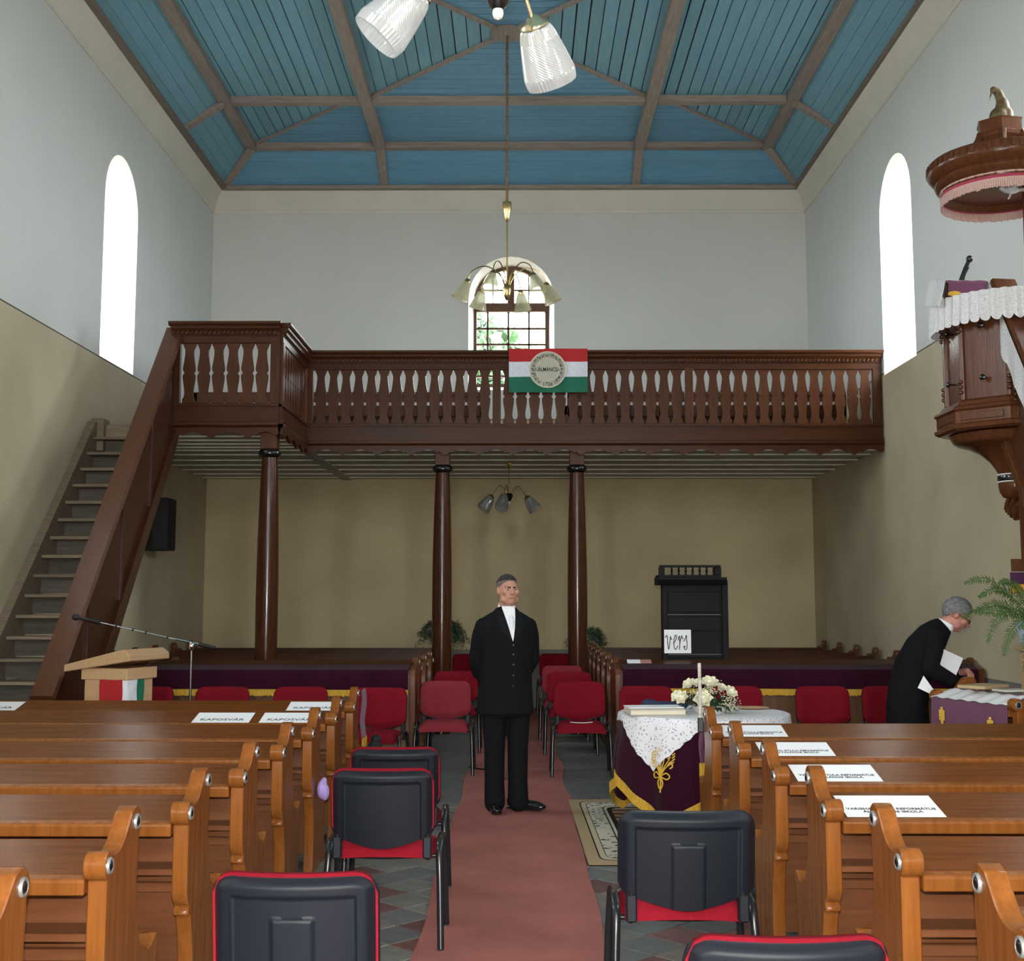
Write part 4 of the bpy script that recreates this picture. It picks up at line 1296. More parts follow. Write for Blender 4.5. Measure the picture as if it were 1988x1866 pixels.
NT = 160
def vel(i, j):
    t = 2 * pi * i / NT
    if j == 0: return (.30 * cos(t), .30 * sin(t), TZ + .003)
    if j == 1: return ((TR - .01) * cos(t), (TR - .01) * sin(t), TZ + .003)
    d = (j - 2) / 7
    z = TZ - .008 - (TZ - .008 - vhem(t)) * d
    r = vrad(t, d)
    return (r * cos(t), r * sin(t), z)
MB().grid(vel, NT, 9, lambda i, j: (0, 0, -.002)).build('velvet', VELV, vc)
def vfr(i, j):
    t = 2 * pi * i / (NT * 2)
    r = vrad(t, 1) + .008 + .004 * (i % 2); z = vhem(t) + .02 - .075 * j / 2
    return (r * cos(t), r * sin(t), z)
MB().grid(vfr, NT * 2, 2, lambda i, j: (.004 * cos(2 * pi * i / (NT * 2)), .004 * sin(2 * pi * i / (NT * 2)), 0)).build('fringe', GOLD, vc)
# embroidered sheaf of wheat with a bow
em = MB()
ang0 = atan2(8.60 - TY, .975 - TX)
def ep(u, z):                                              # u metres along the cloth, z height
    a = ang0 + u / TR
    d = (TZ - z) / (TZ - .2); r = vrad(a, min(1, d)) + .016
    return (r * cos(a), r * sin(a), z)
for k in range(-3, 4):
    pts = [ep(.0, .40), ep(k * .012, .46), ep(k * .024 + .004 * k, .53 + .03 * cos(k))]
    em.tube(spline(pts, 4), .004, 5)
    top_ = pts[-1]
    for q in range(3):
        em.tube([ep(k * .026 - .008, .525 + .018 * q + .02 * cos(k)), ep(k * .026 + .010, .540 + .018 * q + .02 * cos(k))], .005, 5)
for s in (-1, 1):
    em.tube(spline([ep(0, .40), ep(s * .04, .425), ep(s * .062, .405), ep(s * .045, .385), ep(0, .40)], 5), .005, 5)
    em.tube(spline([ep(0, .40), ep(s * .02, .36), ep(s * .008, .32)], 5), .005, 5)
    em.tube(spline([ep(s * .045, .47), ep(s * .065, .50), ep(s * .075, .47), ep(s * .06, .455)], 5), .006, 5)
em.tube(spline([ep(0, .42), ep(.004, .36), ep(0, .295)], 5), .006, 5)
em.build('embroidery', GOLDT, vc)
# lace cloth: disc on top, small drop all round, a long point at the front left
lc = empty('lace_tablecloth', (TX, TY, 0)); tag(lc, 'white lace cloth with a hanging point on the round table', 'tablecloth')
MB().lathe([(.0, TZ + .0042), (TR - .03, TZ + .0042), (TR - .03, TZ + .006), (0, TZ + .006)], 48).build('centre', CLOTH, lc)
angp = atan2(-.46, -.40)
def ldrop(t):
    a = abs(atan2(sin(t - angp), cos(t - angp)))
    q = max(0, 1 - a / .62)
    b = .045 + .03 * abs(sin(t * 2.0 - .4))
    return max(b, .335 * q + .02) + .006 * sin(60 * t)
def lac(i, j):
    n = 240; t = 2 * pi * i / n
    if j == 0: return ((TR - .035) * cos(t), (TR - .035) * sin(t), TZ + .0055)
    d = (j - 1) / 8 * ldrop(t)
    r = vrad(t, min(1, max(0, d) / .5)) + .014
    if j == 1: r = TR + .008
    return (r * cos(t), r * sin(t), TZ + .004 - d)
MB().grid(lac, 240, 9, lambda i, j: (0, 0, -.0012)).build('lace', LACE, lc)

# ---- flower arrangement
fa = empty('flower_arrangement', (1.355, 9.02, TZ + .007)); tag(fa, 'low arrangement of cream roses, white gypsophila and dark leaves', 'flowers')
MB().lathe([(.0, 0), (.10, 0), (.12, .02), (.13, .05), (.12, .055), (.10, .03), (0, .03)], 24).build('bowl', mat('white_ceramic', (.7, .72, .72), .2), fa)
MB().ell((0, 0, .05), (.10, .09, .05), 14, 8).build('foam', LEAFD, fa)
random.seed(21)
def rose_mesh():
    mb = MB()
    mb.ell((0, 0, .012), (.024, .024, .032), 12, 8)
    for lay, (n, r, tilt, h) in enumerate(((3, .016, .15, .046), (5, .026, .35, .044), (6, .034, .7, .038))):
        for k in range(n):
            a = 2 * pi * k / n + lay * .6
            M = RZ(a) @ T(r * .62, 0, -.004) @ RY(tilt)
            def pf(i, j, M=M, h=h, lay=lay):
                u = -1 + i / 3; v = j / 4
                w = .024 * sin(pi * (.12 + .80 * v)) ** .7
                return M @ Vector((.012 * u * u * -1 + .012 * v * v * (1 if lay else .1), u * w, h * v))
            mb.grid(pf, 6, 4, lambda i, j: (0, 0, -.001))
    me = mb.mesh('rose', smooth=70); me.materials.append(PETAL); return me
RM = rose_mesh()
for (px, py, dy, sc_) in ((1311, 1346, -.06, .95), (1321, 1349, -.13, 1.05), (1334, 1324, .0, 1.0), (1372, 1323, .02, 1.35), (1360, 1353, -.16, 1.35), (1347, 1322, .07, .85), (1394, 1331, .06, .95), (1410, 1339, -.03, 1.1)):
    Y = 9.02 + dy; X = (px - 1008) / 2420 * Y; Z = 1.58 - (py - 1165) / 2420 * Y
    o = link('rose', RM, fa, (X - 1.355, dy, Z - TZ - .007 - .012)); o.scale = (sc_,) * 3
    dirv = Vector((X - 1.355, dy - .10, .18)); o.rotation_euler = dirv.to_track_quat('Z', 'Y').to_euler()
    MB().tube([(0, 0, .04), ((X - 1.355) * .8, dy * .8, (Z - TZ) * .85)], .004, 6).build('stem', LEAFD, fa)
lf = MB()
for k in range(70):
    a = random.uniform(0, 2 * pi); r0 = random.uniform(.04, .10); L = random.uniform(.07, .13); e = random.uniform(-.25, .55)
    c0 = Vector((r0 * cos(a) * 1.5, r0 * sin(a), .06 + random.uniform(-.02, .07)))
    d = Vector((cos(a) * cos(e), sin(a) * cos(e), sin(e))); s_ = d.cross(Vector((0, 0, 1))).normalized()
    w = L * .2
    lf.add([c0, c0 + d * L * .45 + s_ * w, c0 + d * L + Vector((0, 0, -.02)), c0 + d * L * .45 - s_ * w, c0 + d * L * .45 + Vector((0, 0, -.006))], [(0, 1, 4), (1, 2, 4), (2, 3, 4), (3, 0, 4)])
lf.build('leaves', LEAFD, fa, smooth=0)
gy = MB()
for k in range(420):
    cl = random.choice(((.13, -.02, .10), (.11, -.10, .06), (-.09, -.03, .13), (.03, .02, .17), (.15, -.05, .07), (-.04, -.05, .15)))
    c0 = Vector(cl) + Vector((random.gauss(0, .03), random.gauss(0, .025), random.gauss(0, .022)))
    s_ = .0045
    gy.add([c0 + Vector(p) * s_ for p in ((1, 0, 0), (0, 1, 0), (-1, 0, 0), (0, -1, 0), (0, 0, 1), (0, 0, -1))], [(0, 1, 4), (1, 2, 4), (2, 3, 4), (3, 0, 4), (1, 0, 5), (2, 1, 5), (3, 2, 5), (0, 3, 5)])
o = gy.build('gypsophila', PETAL, fa, smooth=0); tag(o, kind='stuff')

# ---- things on the table
bk = empty('open_book', (.955, 8.93, TZ + .008), .10); tag(bk, 'thick cream book lying at the left edge of the lace table', 'book')
MB().bx(-.20, .20, -.14, .14, 0, .006).build('cover', mat('book_cover', (.45, .40, .32), .7), bk, smooth=0)
MB().prism([(-.13, .006), (.13, .006), (.13, .045), (-.10, .040), (-.13, .03)], 'X', -.195, .19).build('pages', mat('book_pages', (.68, .62, .50), .8, var=.1, vscale=4, stretch=(1, 1, 80)), bk, smooth=0)
MB().bx(-.20, .19, -.10, .135, .045, .050).build('top_leaf', PAPER, bk, smooth=0)
o = organic('blue_scarf', MB().ell((0, 0, .03), (.12, .05, .03)).ell((-.10, .01, .04), (.06, .04, .035)).ell((.14, .0, .028), (.05, .04, .028)), mat('navy_cloth', (.015, .03, .075), .8, var=.3), .010, 4)
o.location = (1.06, 9.36, TZ + .003); tag(o, 'folded navy blue cloth behind the book on the lace table', 'cloth')
o = MB().lathe([(0, 0), (.06, 0), (.11, .012), (.105, .016), (.055, .006), (0, .006)], 28).build('wooden_plate', OAK); o.location = (1.72, 9.33, TZ + .006); o.scale = (1.1, .8, 1); tag(o, 'shallow pale wooden plate at the right of the lace table', 'plate')
o = empty('pale_stick', (1.104, 7.74, .78)); tag(o, 'thin pale upright stick clipped to the farthest right pew end', 'stick')
MB().tube([(0, 0, 0), (.002, 0, .2), (0, 0, .415)], .0105, 8).build('stick', mat('peeling_white_stick', (.52, .49, .43), .8, var=.35, vscale=40), o)
MB().bx(-.015, .018, -.016, .016, .0, .085).build('clip', DARKM, o, smooth=0, bevel=.004)
sv = empty('velvet_side_strip', (1.118, 8.02, 0)); tag(sv, 'purple velvet strip with gold fringe hanging at the farthest right pew end', 'cover')
MB().grid(lambda i, j: (.022 + .03 * i / 4 + .004 * sin(j), .02 + .01 * sin(i * 2 + j * .4), .83 - .28 * j / 8), 4, 8, Vector((0, .004, 0))).build('velvet', PURP, sv)
MB().grid(lambda i, j: (.018 + .05 * i / 6, .014 + .004 * (i % 2), .555 - .085 * j), 6, 1, Vector((0, .006, 0))).build('fringe', GOLD, sv)

# ================================================================= LECTERN AND MICROPHONE (left)
le = empty('lectern', (-3.20, 10.02, 0), radians(-108)); tag(le, 'pale oak lectern with a flag cloth beside the stair foot', 'lectern')
MB().prism([(-.17, 0), (.21, 0), (.21, 1.0), (-.17, .98)], 'X', -.18, .18).build('pedestal', OAK, le, smooth=0, bevel=.006)
MB().prism([(-.30, 1.02), (.30, 1.11), (.30, 1.155), (.24, 1.20), (-.30, 1.075)], 'X', -.27, .27).build('reading_desk', OAK, le, smooth=0, bevel=.006)
MB().bx(-.20, .20, -.19, .235, .96, 1.05).build('desk_support', OAK, le, smooth=0, bevel=.005)
MB().bx(-.24, .24, -.24, .28, 0, .05).build('base', OAK, le, smooth=0, bevel=.008)
lfg = empty('lectern_flag', (-3.20, 10.02, 0), radians(-108)); tag(lfg, 'small red, white and green cloth hanging on the lectern', 'flag')
for nm, q0, q1, c in (('red_stripe', -.02, .19, MATS['flag_red_stripe']), ('white_stripe', .19, .36, MATS['flag_white_stripe']), ('green_stripe', .36, .45, MATS['flag_green_stripe'])):
    def lf_(i, j, q0=q0, q1=q1):                           # runs along one face of the pedestal and round its corner
        q = q0 + (q1 - q0) * i / 8; w = .004 * sin(j * 1.3 + q * 40)
        if q < .205: p = (.192 + w, q)
        elif q < .235: p = (.192 - (q - .205) * .6, .205 + (q - .205) * .6)
        else: p = (.174 - (q - .235), .223 + w)
        return (p[0], p[1], 1.0 - .55 * j / 10)
    MB().grid(lf_, 8, 10, Vector((.003, .003, 0))).build(nm, c, lfg)
ms = empty('microphone_stand', (-2.665, 10.22, 0)); tag(ms, 'chrome boom microphone stand in front of the left velvet cover', 'microphone stand')
MB().tube([(0, 0, .02), (0, 0, 1.18)], .010, 10).build('pole', mat('dark_chrome', (.2, .2, .21), .2, 1.0), ms)
MB().tube([(0, 0, .5), (0, 0, .58)], .018, 12).build('height_clutch', DARKM, ms)
for k in range(3):
    a = k * 2 * pi / 3 + .4
    MB().tube([(0, 0, .07), (.30 * cos(a), .30 * sin(a), .012)], .010, 8).build('leg', DARKM, ms)
MB().ell((0, 0, 1.205), (.026, .026, .04), 14, 10).build('swivel', CHROME, ms)
MB().tube([(.17, 0, 1.195), (0, 0, 1.235), (-.76, -.02, 1.40)], .0085, 10).build('boom', CHROME, ms)
for t in (.25, .48, .62, .80): MB().tube([(-.76 * t, -.02 * t, 1.235 + .165 * t), (-.76 * t - .012, -.02 * t, 1.2376 + .165 * t)], .0125, 10).build('cable_clip', DARKM, ms)
MB().tube([(.19, 0, 1.19), (.06, 0, 1.221)], .017, 10).build('counterweight', DARKM, ms)
MB().tube([(-.74, -.02, 1.396), (-.80, -.02, 1.41), (-.93, -.02, 1.437)], [.013, .017, .014], 12).build('microphone', DARKM, ms)
MB().ell((-.945, -.02, 1.44), (.032, .028, .026), 14, 10).build('microphone_head', mat('mic_mesh', (.03, .03, .035), .4, .6, bump=.5, bscale=400), ms)

# ================================================================= BLACK CABINET WITH THE "vers" SIGN
cb = empty('black_cabinet', (1.71, 12.36, .07)); tag(cb, 'tall black cabinet with a spindled gallery standing among the right pews', 'cabinet')
BLK = mat('black_lacquer', (.008, .008, .009), .6, var=.2, vscale=20, spec=.15)
z_ = lambda z: z - .07
MB().bx(-.31, .315, -.12, .06, 0, z_(1.74)).build('body', BLK, cb, smooth=0, bevel=.006)
MB().bx(.26, .32, -.16, -.12, z_(.95), z_(1.77)).build('side_stile', BLK, cb, smooth=0, bevel=.004)
MB().bx(-.315, -.27, -.14, -.12, z_(.95), z_(1.70)).build('side_stile', BLK, cb, smooth=0, bevel=.004)
EDGE = mat('worn_black_edge', (.12, .115, .10), .5)
for za, zb_ in ((1.46, 1.66), (1.28, 1.42), (1.02, 1.24)):
    MB().bx(-.26, .25, -.132, -.12, z_(za), z_(zb_)).build('front_panel', BLK, cb, smooth=0, bevel=.004)
MB().bx(-.265, .25, -.136, -.125, z_(1.435), z_(1.441)).build('worn_strip', EDGE, cb, smooth=0)
MB().bx(-.265, .25, -.140, -.125, z_(1.052), z_(1.058)).build('worn_strip', EDGE, cb, smooth=0)
MB().prism([(-.20, 1.725), (.07, 1.725), (.07, 1.80), (-.24, 1.80), (-.24, 1.775)], 'X', -.37, .30, T(0, 0, -.07)).build('cornice', BLK, cb, smooth=0, bevel=.004)
MB().bx(-.36, .25, -.22, .06, z_(1.80), z_(1.822)).build('gallery_base', BLK, cb, smooth=0, bevel=.003)
MB().bx(-.345, .25, -.19, -.15, z_(1.895), z_(1.918)).build('gallery_rail', BLK, cb, smooth=0, bevel=.003)
for k in range(7):
    MB().lathe([(.006, 0), (.012, .012), (.007, .022), (.014, .040), (.007, .054), (.011, .064), (.006, .075)], 10, T(-.225 + .068 * k, -.17, z_(1.821))).build('spindle', BLK, cb)
for x in (-.325, .225): MB().bx(x - .035 * (1 if x > 0 else .8), x + .03, -.19, -.15, z_(1.82), z_(1.90)).build('gallery_block', BLK, cb, smooth=0, bevel=.008)
vs_ = empty('verse_sign', (1.535, 12.36 - .150, 1.18)); tag(vs_, 'white card with vers written by brush on the black cabinet', 'sign')
MB().bx(-.130, .130, -.006, 0, -.113, .113).build('card', PAPER, vs_, smooth=0)
def stroke(pts, w0=.004):
    p = spline([(x * .26 - .13, -.0075, z * .226 - .113) for x, z in pts], 6)
    return MB().tube(p, w0, 6)
st_ = [
    stroke([(.04, .66), (.09, .76), (.12, .66), (.13, .4), (.155, .17), (.19, .30), (.22, .55), (.235, .72), (.26, .60), (.30, .60)]),
    stroke([(.33, .40), (.42, .55), (.46, .72), (.41, .76), (.36, .55), (.36, .30), (.41, .16), (.47, .24), (.50, .32)]),
    stroke([(.52, .55), (.56, .74), (.575, .62), (.575, .35), (.565, .16), (.585, .45), (.63, .68), (.66, .74), (.68, .62), (.71, .64)]),
    stroke([(.72, .50), (.78, .62), (.83, .76), (.835, .60), (.85, .36), (.83, .19), (.77, .16), (.735, .24), (.75, .29)])]
for s_ in st_: s_.build('letter', INK, vs_)
MB().ell((-.13 + .26 * .752, -.0075, -.113 + .226 * .28), (.009, .003, .009), 10, 6).build('letter', INK, vs_)
# ================================================================= CHANDELIERS
CHX, CHY = -.140, 14.21
ch = empty('brass_chandelier', (CHX, CHY, 5.0)); tag(ch, 'brass chandelier with six cream glass cone shades before the gallery', 'chandelier')
RUST = mat('rusty_rod', (.20, .125, .07), .7, .3, var=.4, vscale=30)
MB().tube([(0, 0, 3.27), (.0, 0, 1.2)], .016, 8).build('hanging_rod', RUST, ch)
MB().lathe([(.012, 1.23), (.050, 1.22), (.054, 1.20), (.046, 1.12), (.030, 1.04), (.014, .985), (.008, .98)], 20).build('top_cup', BRASS, ch)
MB().tube([(0, 0, 1.0), (0, 0, .2)], .010, 10).build('stem', BRASS, ch)
MB().lathe([(.010, .25), (.034, .235), (.046, .20), (.050, .165), (.040, .11), (.024, .06), (.008, .045)], 20).build('hub_cup', BRASS, ch)
SHADE = MB().lathe([(.034, 0), (.046, -.012), (.105, -.205), (.109, -.212), (.105, -.212), (.098, -.19), (.042, -.012), (.032, -.004)], 28, cap=False).mesh('shade', smooth=50); SHADE.materials.append(FROST)
CAPB = MB().lathe([(.010, .045), (.024, .040), (.036, .015), (.040, -.015), (.034, -.02)], 18).mesh('shade_cap', smooth=50); CAPB.materials.append(BRASS)
for k in range(6):
    a = 2 * pi * k / 6 + .18
    rd = Vector((cos(a), sin(a), 0))
    P = [rd * .03 + Vector((0, 0, .22)), rd * .10 + Vector((0, 0, .36)), rd * .25 + Vector((0, 0, .44)), rd * .40 + Vector((0, 0, .385)), rd * .465 + Vector((0, 0, .27))]
    MB().tube(spline([tuple(p) for p in P], 6), .007, 8).build('arm', BRASS, ch)
    ax = (rd * .42 - Vector((0, 0, 1))).normalized()
    for me, nm in ((CAPB, 'shade_cap'), (SHADE, 'shade')):
        o = link(nm, me, ch, rd * .47 + Vector((0, 0, .24)))
        o.rotation_euler = (-ax).to_track_quat('Z', 'Y').to_euler()

GS = []
for k in range(41):
    t = k / 40
    z = -.19 * t
    r = .048 + .038 * min(1, t * 1.25) ** .7 - .004 * max(0, t - .85) / .15
    GS.append((r, z))
def ribbed(prof, n=84):
    mb = MB(); rings = []
    for q, (r, z) in enumerate(prof):
        t = q / (len(prof) - 1); band = t < .20 or t > .80
        e = lambda i: r + (.0022 * (i % 2) if band else .0018 * ((i + q) % 2))
        rings.append([(e(i) * cos(2 * pi * i / n), e(i) * sin(2 * pi * i / n), z) for i in range(n)])
    inner = [[(x * .955, y * .955, z) for x, y, z in ring] for ring in reversed(rings)]
    mb.loft(rings + inner, caps=False)
    return mb
def globe_mesh(m):
    me = ribbed(GS).mesh('glass_shade', smooth=0); me.materials.append(m); return me
SOCK = MB().lathe([(.008, .03), (.020, .026), (.030, .012), (.046, .006), (.050, -.004), (.044, -.010)], 20).mesh('socket_cap', smooth=50); SOCK.materials.append(mat('pale_brass', (.80, .66, .42), .22, 1.0))
BULB = MB().lathe([(.012, 0), (.014, -.03), (.028, -.06), (.030, -.085), (.020, -.11), (0, -.118)], 16).mesh('bulb', smooth=60); BULB.materials.append(mat('bulb_glass', (.75, .75, .72), .25))
def three_arm_lamp(name, loc, azs, zrod, m_glass, label, tilt=.72):
    r = empty(name, loc); tag(r, label, 'chandelier')
    MB().tube([(0, 0, .12), (0, 0, zrod)], .008, 10).build('stem', MATS['pale_brass'], r)
    MB().lathe([(.006, zrod), (.035, zrod - .004), (.030, zrod - .03), (.012, zrod - .075), (.008, zrod - .08)], 18).build('ceiling_rose', BRASS, r)
    MB().lathe([(.010, .13), (.040, .125), (.055, .105), (.046, .07), (.026, .03), (.016, .02), (.0, .018)], 20).build('hub', BLACK, r)
    MB().lathe([(.0, .022), (.016, .018), (.018, .006), (.013, -.008), (0, -.014)], 16).build('finial', mat('pearl_glass', (.75, .70, .66), .2), r)
    gm = globe_mesh(m_glass)
    for a in azs:
        lift = 0.0
        if isinstance(a, tuple): a, lift = a
        rd = Vector((cos(a), sin(a), 0)); ax = (rd * sin(tilt) - Vector((0, 0, cos(tilt))))
        topp = rd * (.245 + lift * .5) + Vector((0, 0, .075 + lift))
        P = [rd * .02 + Vector((0, 0, .10)), rd * .07 + Vector((0, 0, .19)), rd * .13 + Vector((0, 0, .225)), topp - ax * .10, topp - ax * .02]
        MB().tube(spline([tuple(p) for p in P], 6), .006, 8).build('arm', MATS['pale_brass'], r)
        for me, nm in ((SOCK, 'socket_cap'), (gm, 'glass_shade'), (BULB, 'bulb')):
            o = link(nm, me, r, topp + (ax * .012 if nm != 'socket_cap' else Vector((0, 0, 0))))
            o.rotation_euler = (-ax).to_track_quat('Z', 'Y').to_euler()
    return r
three_arm_lamp('glass_chandelier', (-.065, 3.70, 3.385), (radians(62), radians(182), (radians(292), .09)), 4.93, PRESS, 'chandelier with pressed clear glass shades overhead, cut by the top of the picture')
three_arm_lamp('small_glass_lamp', (-.135, 16.3, 2.845), (radians(12), radians(200), radians(255)), .53, PRESS2, 'small three-arm lamp with smoky glass shades hanging under the gallery', .62)

# ================================================================= PULPIT
PX, PY = 3.745, 9.40
pu = empty('pulpit', (PX, PY, 0)); tag(pu, 'carved brown hanging pulpit on the right wall', 'pulpit')
PW = wood('pulpit_brown', (.112, .040, .016), (.068, .023, .010), .22, 'Z', spec=.25)
A8 = RZ(pi / 8)
MB().lathe([(.455, 3.04), (.455, 3.72), (.50, 3.75), (.53, 3.80), (.53, 3.835), (.0, 3.835)], 8, A8).build('body', PW, pu, smooth=20)
MB().lathe([(.30, 2.815), (.53, 2.83), (.56, 2.845), (.565, 2.87), (.545, 2.885), (.545, 2.97), (.565, 2.985), (.555, 3.005), (.52, 3.02), (.50, 3.05), (.47, 3.065), (.455, 3.07)], 8, A8).build('base_moulding', PW, pu, smooth=20)
MB().lathe([(.11, 2.52), (.13, 2.56), (.17, 2.62), (.24, 2.685), (.33, 2.73), (.40, 2.75), (.43, 2.77), (.445, 2.80), (.46, 2.82)], 32).build('corbel', PW, pu, smooth=60)
MB().lathe([(.118, 2.462), (.122, 2.47), (.122, 2.515), (.118, 2.522)], 32).build('black_band', BLACK, pu)
for z in (2.462, 2.516): MB().lathe([(.121, z), (.126, z + .004), (.121, z + .010)], 32, cap=False).build('white_band', PAPER, pu)
MB().lathe([(.04, 2.335), (.085, 2.35), (.110, 2.39), (.118, 2.43), (.118, 2.465)], 28).build('bowl', PW, pu, smooth=60)
pc = MB(); 
for row in range(9):
    t = row / 8; z = 2.345 - .155 * t; r = .072 * sin(pi * (.18 + .80 * t)) ** .7
    n = max(4, int(r * 130))
    for k in range(n):
        a = 2 * pi * (k + .5 * (row % 2)) / n
        pc.ell((r * cos(a), r * sin(a), z), (.017, .017, .015), 6, 4)
pc.ell((0, 0, 2.27), (.062, .062, .078), 14, 10)
pc.build('pine_cone', PW, pu)
for k in range(8):
    a = pi / 8 + k * pi / 4
    M = RZ(a) @ T(.462, 0, 0)
    MB().prism([(-.03, -.022), (.012, -.022), (.022, 0), (.012, .022), (-.03, .022)], 'Z', 3.06, 3.74, M).build('pilaster', PW, pu, smooth=0, bevel=.004)
    cv = MB()
    for z in (3.12, 3.16, 3.20, 3.58, 3.62, 3.66): cv.ell(tuple(M @ Vector((.02, 0, z))), (.022, .022, .018), 8, 6)
    cv.build('carving', PW, pu)
    a = k * pi / 4
    for z in (3.21, 3.60):
        MB().lathe([(.0, .0), (.008, .0), (.008, .04), (.022, .05), (.024, .06), (.014, .068), (0, .07)], 10, RZ(a) @ T(.42, 0, z) @ RY(pi / 2)).build('peg', BLACK, pu)
    MB().bx(.505, .512, -.16, .16, 2.90, 2.955, RZ(a)).build('base_panel', PW, pu, smooth=0, bevel=.003)
# canopy carried by a post
MB().tube([(.16, -.05, 3.83), (.17, -.05, 4.72)], .035, 12).build('canopy_post', wood('post_red_brown', (.12, .028, .018), (.08, .018, .012), .25, 'Z'), pu)
MB().lathe([(.40, 4.74), (.44, 4.70), (.455, 4.72), (.46, 4.75), (.485, 4.765), (.50, 4.80), (.49, 4.82), (.52, 4.84), (.545, 4.87), (.552, 4.90), (.545, 4.955), (.53, 4.97), (.50, 4.98), (.0, 5.0)], 40).build('canopy', PW, pu, smooth=40)
sc_ = MB()
for k in range(60):
    a = 2 * pi * k / 60
    sc_.bx(.543, .556, -.014, .014, 4.895, 4.945, RZ(a))
sc_.build('canopy_carving', PW, pu, smooth=0)
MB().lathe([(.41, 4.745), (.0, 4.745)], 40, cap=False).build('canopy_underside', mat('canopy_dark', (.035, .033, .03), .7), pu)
PINK = mat('pink_fringe', (.52, .33, .29), .85, var=.25, vscale=40, stretch=(8, 8, .6))
MB().lathe([(.452, 4.69), (.456, 4.715), (.452, 4.738)], 60, cap=False).build('fringe_heading', mat('crimson_braid', (.34, .03, .07), .8), pu)
MB().lathe([(.457, 4.735), (.460, 4.743), (.457, 4.751)], 60, cap=False).build('fringe_braid', PINK, pu)
MB().lathe([(.457, 4.685), (.460, 4.692), (.457, 4.699)], 60, cap=False).build('fringe_braid', PINK, pu)
fr = MB()
for k in range(180):
    a = 2 * pi * k / 180
    fr.bx(.449, .457, -.0068, .0068, 4.625 + random.uniform(-.006, .006), 4.69, RZ(a))
fr.build('fringe', PINK, pu, smooth=0)
for k in range(6):
    a = k * pi / 3 + .25
    pts = [(.34 * cos(a), .34 * sin(a), 4.985), (.27 * cos(a), .27 * sin(a), 5.02), (.20 * cos(a), .20 * sin(a), 5.10), (.17 * cos(a), .17 * sin(a), 5.17)]
    MB().tube(spline(pts, 5), .030, 8).build('volute', PW, pu)
    MB().ell((.36 * cos(a), .36 * sin(a), 4.99), (.035, .035, .03), 10, 8).build('volute_scroll', PW, pu)
MB().lathe([(.12, 5.06), (.15, 5.08), (.17, 5.12), (.19, 5.14), (.19, 5.165), (.175, 5.18), (.175, 5.26), (.185, 5.275), (0, 5.275)], 6, RZ(.25)).build('pedestal', PW, pu, smooth=20)
MB().tube(spline([(.15, -.08, 5.16), (.20, -.10, 5.16), (.21, -.10, 5.10), (.17, -.08, 5.08)], 5), .02, 8).build('scroll_ornament', PW, pu)
o = organic('pelican', MB().ell((0, 0, 5.33), (.075, .07, .075)).ell((.03, 0, 5.40), (.055, .055, .09)).cap((.035, 0, 5.42), (.0, 0, 5.53), .042, .033).cap((.0, 0, 5.53), (-.04, -.01, 5.545), .033, .026).cap((-.05, -.01, 5.54), (-.075, -.02, 5.46), .013, .006).ell((.06, 0, 5.34), (.05, .06, .07)),
            mat('aged_gilt', (.10, .07, .03), .5, .3, var=.4, vscale=40), .010, 3, pu)
o.name = 'bird_finial'
dv = organic('dove', MB().ell((0, 0, 0), (.07, .03, .03)).ell((-.07, 0, .012), (.022, .02, .02)).ell((.0, .06, .015), (.035, .06, .010)).ell((.0, -.06, .015), (.035, .06, .010)).ell((.09, 0, .0), (.05, .035, .008)).cap((.0, 0, -.02), (-.03, -.02, -.075), .010, .008), mat('silver_white', (.55, .57, .62), .45, var=.2, vscale=60), .006, 2, pu)
dv.location = (.02, -.12, 4.70)
# stair parapet running down along the wall towards the camera
psd = empty('pulpit_stair', (3.63, 9.2, 0)); tag(psd, 'brown pulpit stair with a sloping parapet along the right wall', 'stair')
tp = lambda y: 3.93 + (y - 9.2) * 1.32
bt = lambda y: 2.78 + (y - 9.2) * 1.32
ya, yb = 7.15, 9.22
ybt = 9.2 - 2.78 / 1.32
MB().prism([(y - 9.2, z) for y, z in ((ybt, 0), (yb, bt(yb)), (yb, tp(yb)), (ya - .6, tp(ya - .6)), (ya - .6, 0))], 'X', -.035, .0).build('parapet_panel', wood('pulpit_dark', (.085, .032, .014), (.055, .020, .009), .3, 'Z'), psd, smooth=0)
Mr = lambda y, z, x=0: Matrix.Translation((x, y - 9.2, z)) @ RX(math.atan(1.32))
Ls = (yb - (ya - .6)) / cos(math.atan(1.32))
MB().prism([(-.085, 0), (.10, 0), (.10, .04), (-.075, .05), (-.085, .03)], 'Y', -Ls, 0, Mr(yb, tp(yb))).build('parapet_cap', PW, psd, smooth=0, bevel=.005)
MB().bx(-.075, .02, -Ls * .8, 0, -.02, .05, Mr(yb, bt(yb) + .02)).build('stringer', PW, psd, smooth=0, bevel=.006)
ro = MB()
for k in range(10):
    a = 2 * pi * k / 10
    ro.ell((-.042, .055 * cos(a), .055 * sin(a)), (.012, .030, .016), 8, 6, Matrix.Rotation(a, 3, 'X'))
ro.ell((-.045, 0, 0), (.018, .02, .02), 10, 8)
ro.v = [(x, y + 8.98 - 9.2, z + 3.06) for x, y, z in ro.v]
ro.build('rosette', PW, psd)
for k in range(12):
    y = 9.15 - .21 * k; z = 2.70 - .225 * k
    if z < .1: break
    MB().bx(.0, .755, y - 9.2 - .24, y - 9.2, z - .03, z).build('tread', PW, psd, smooth=0)
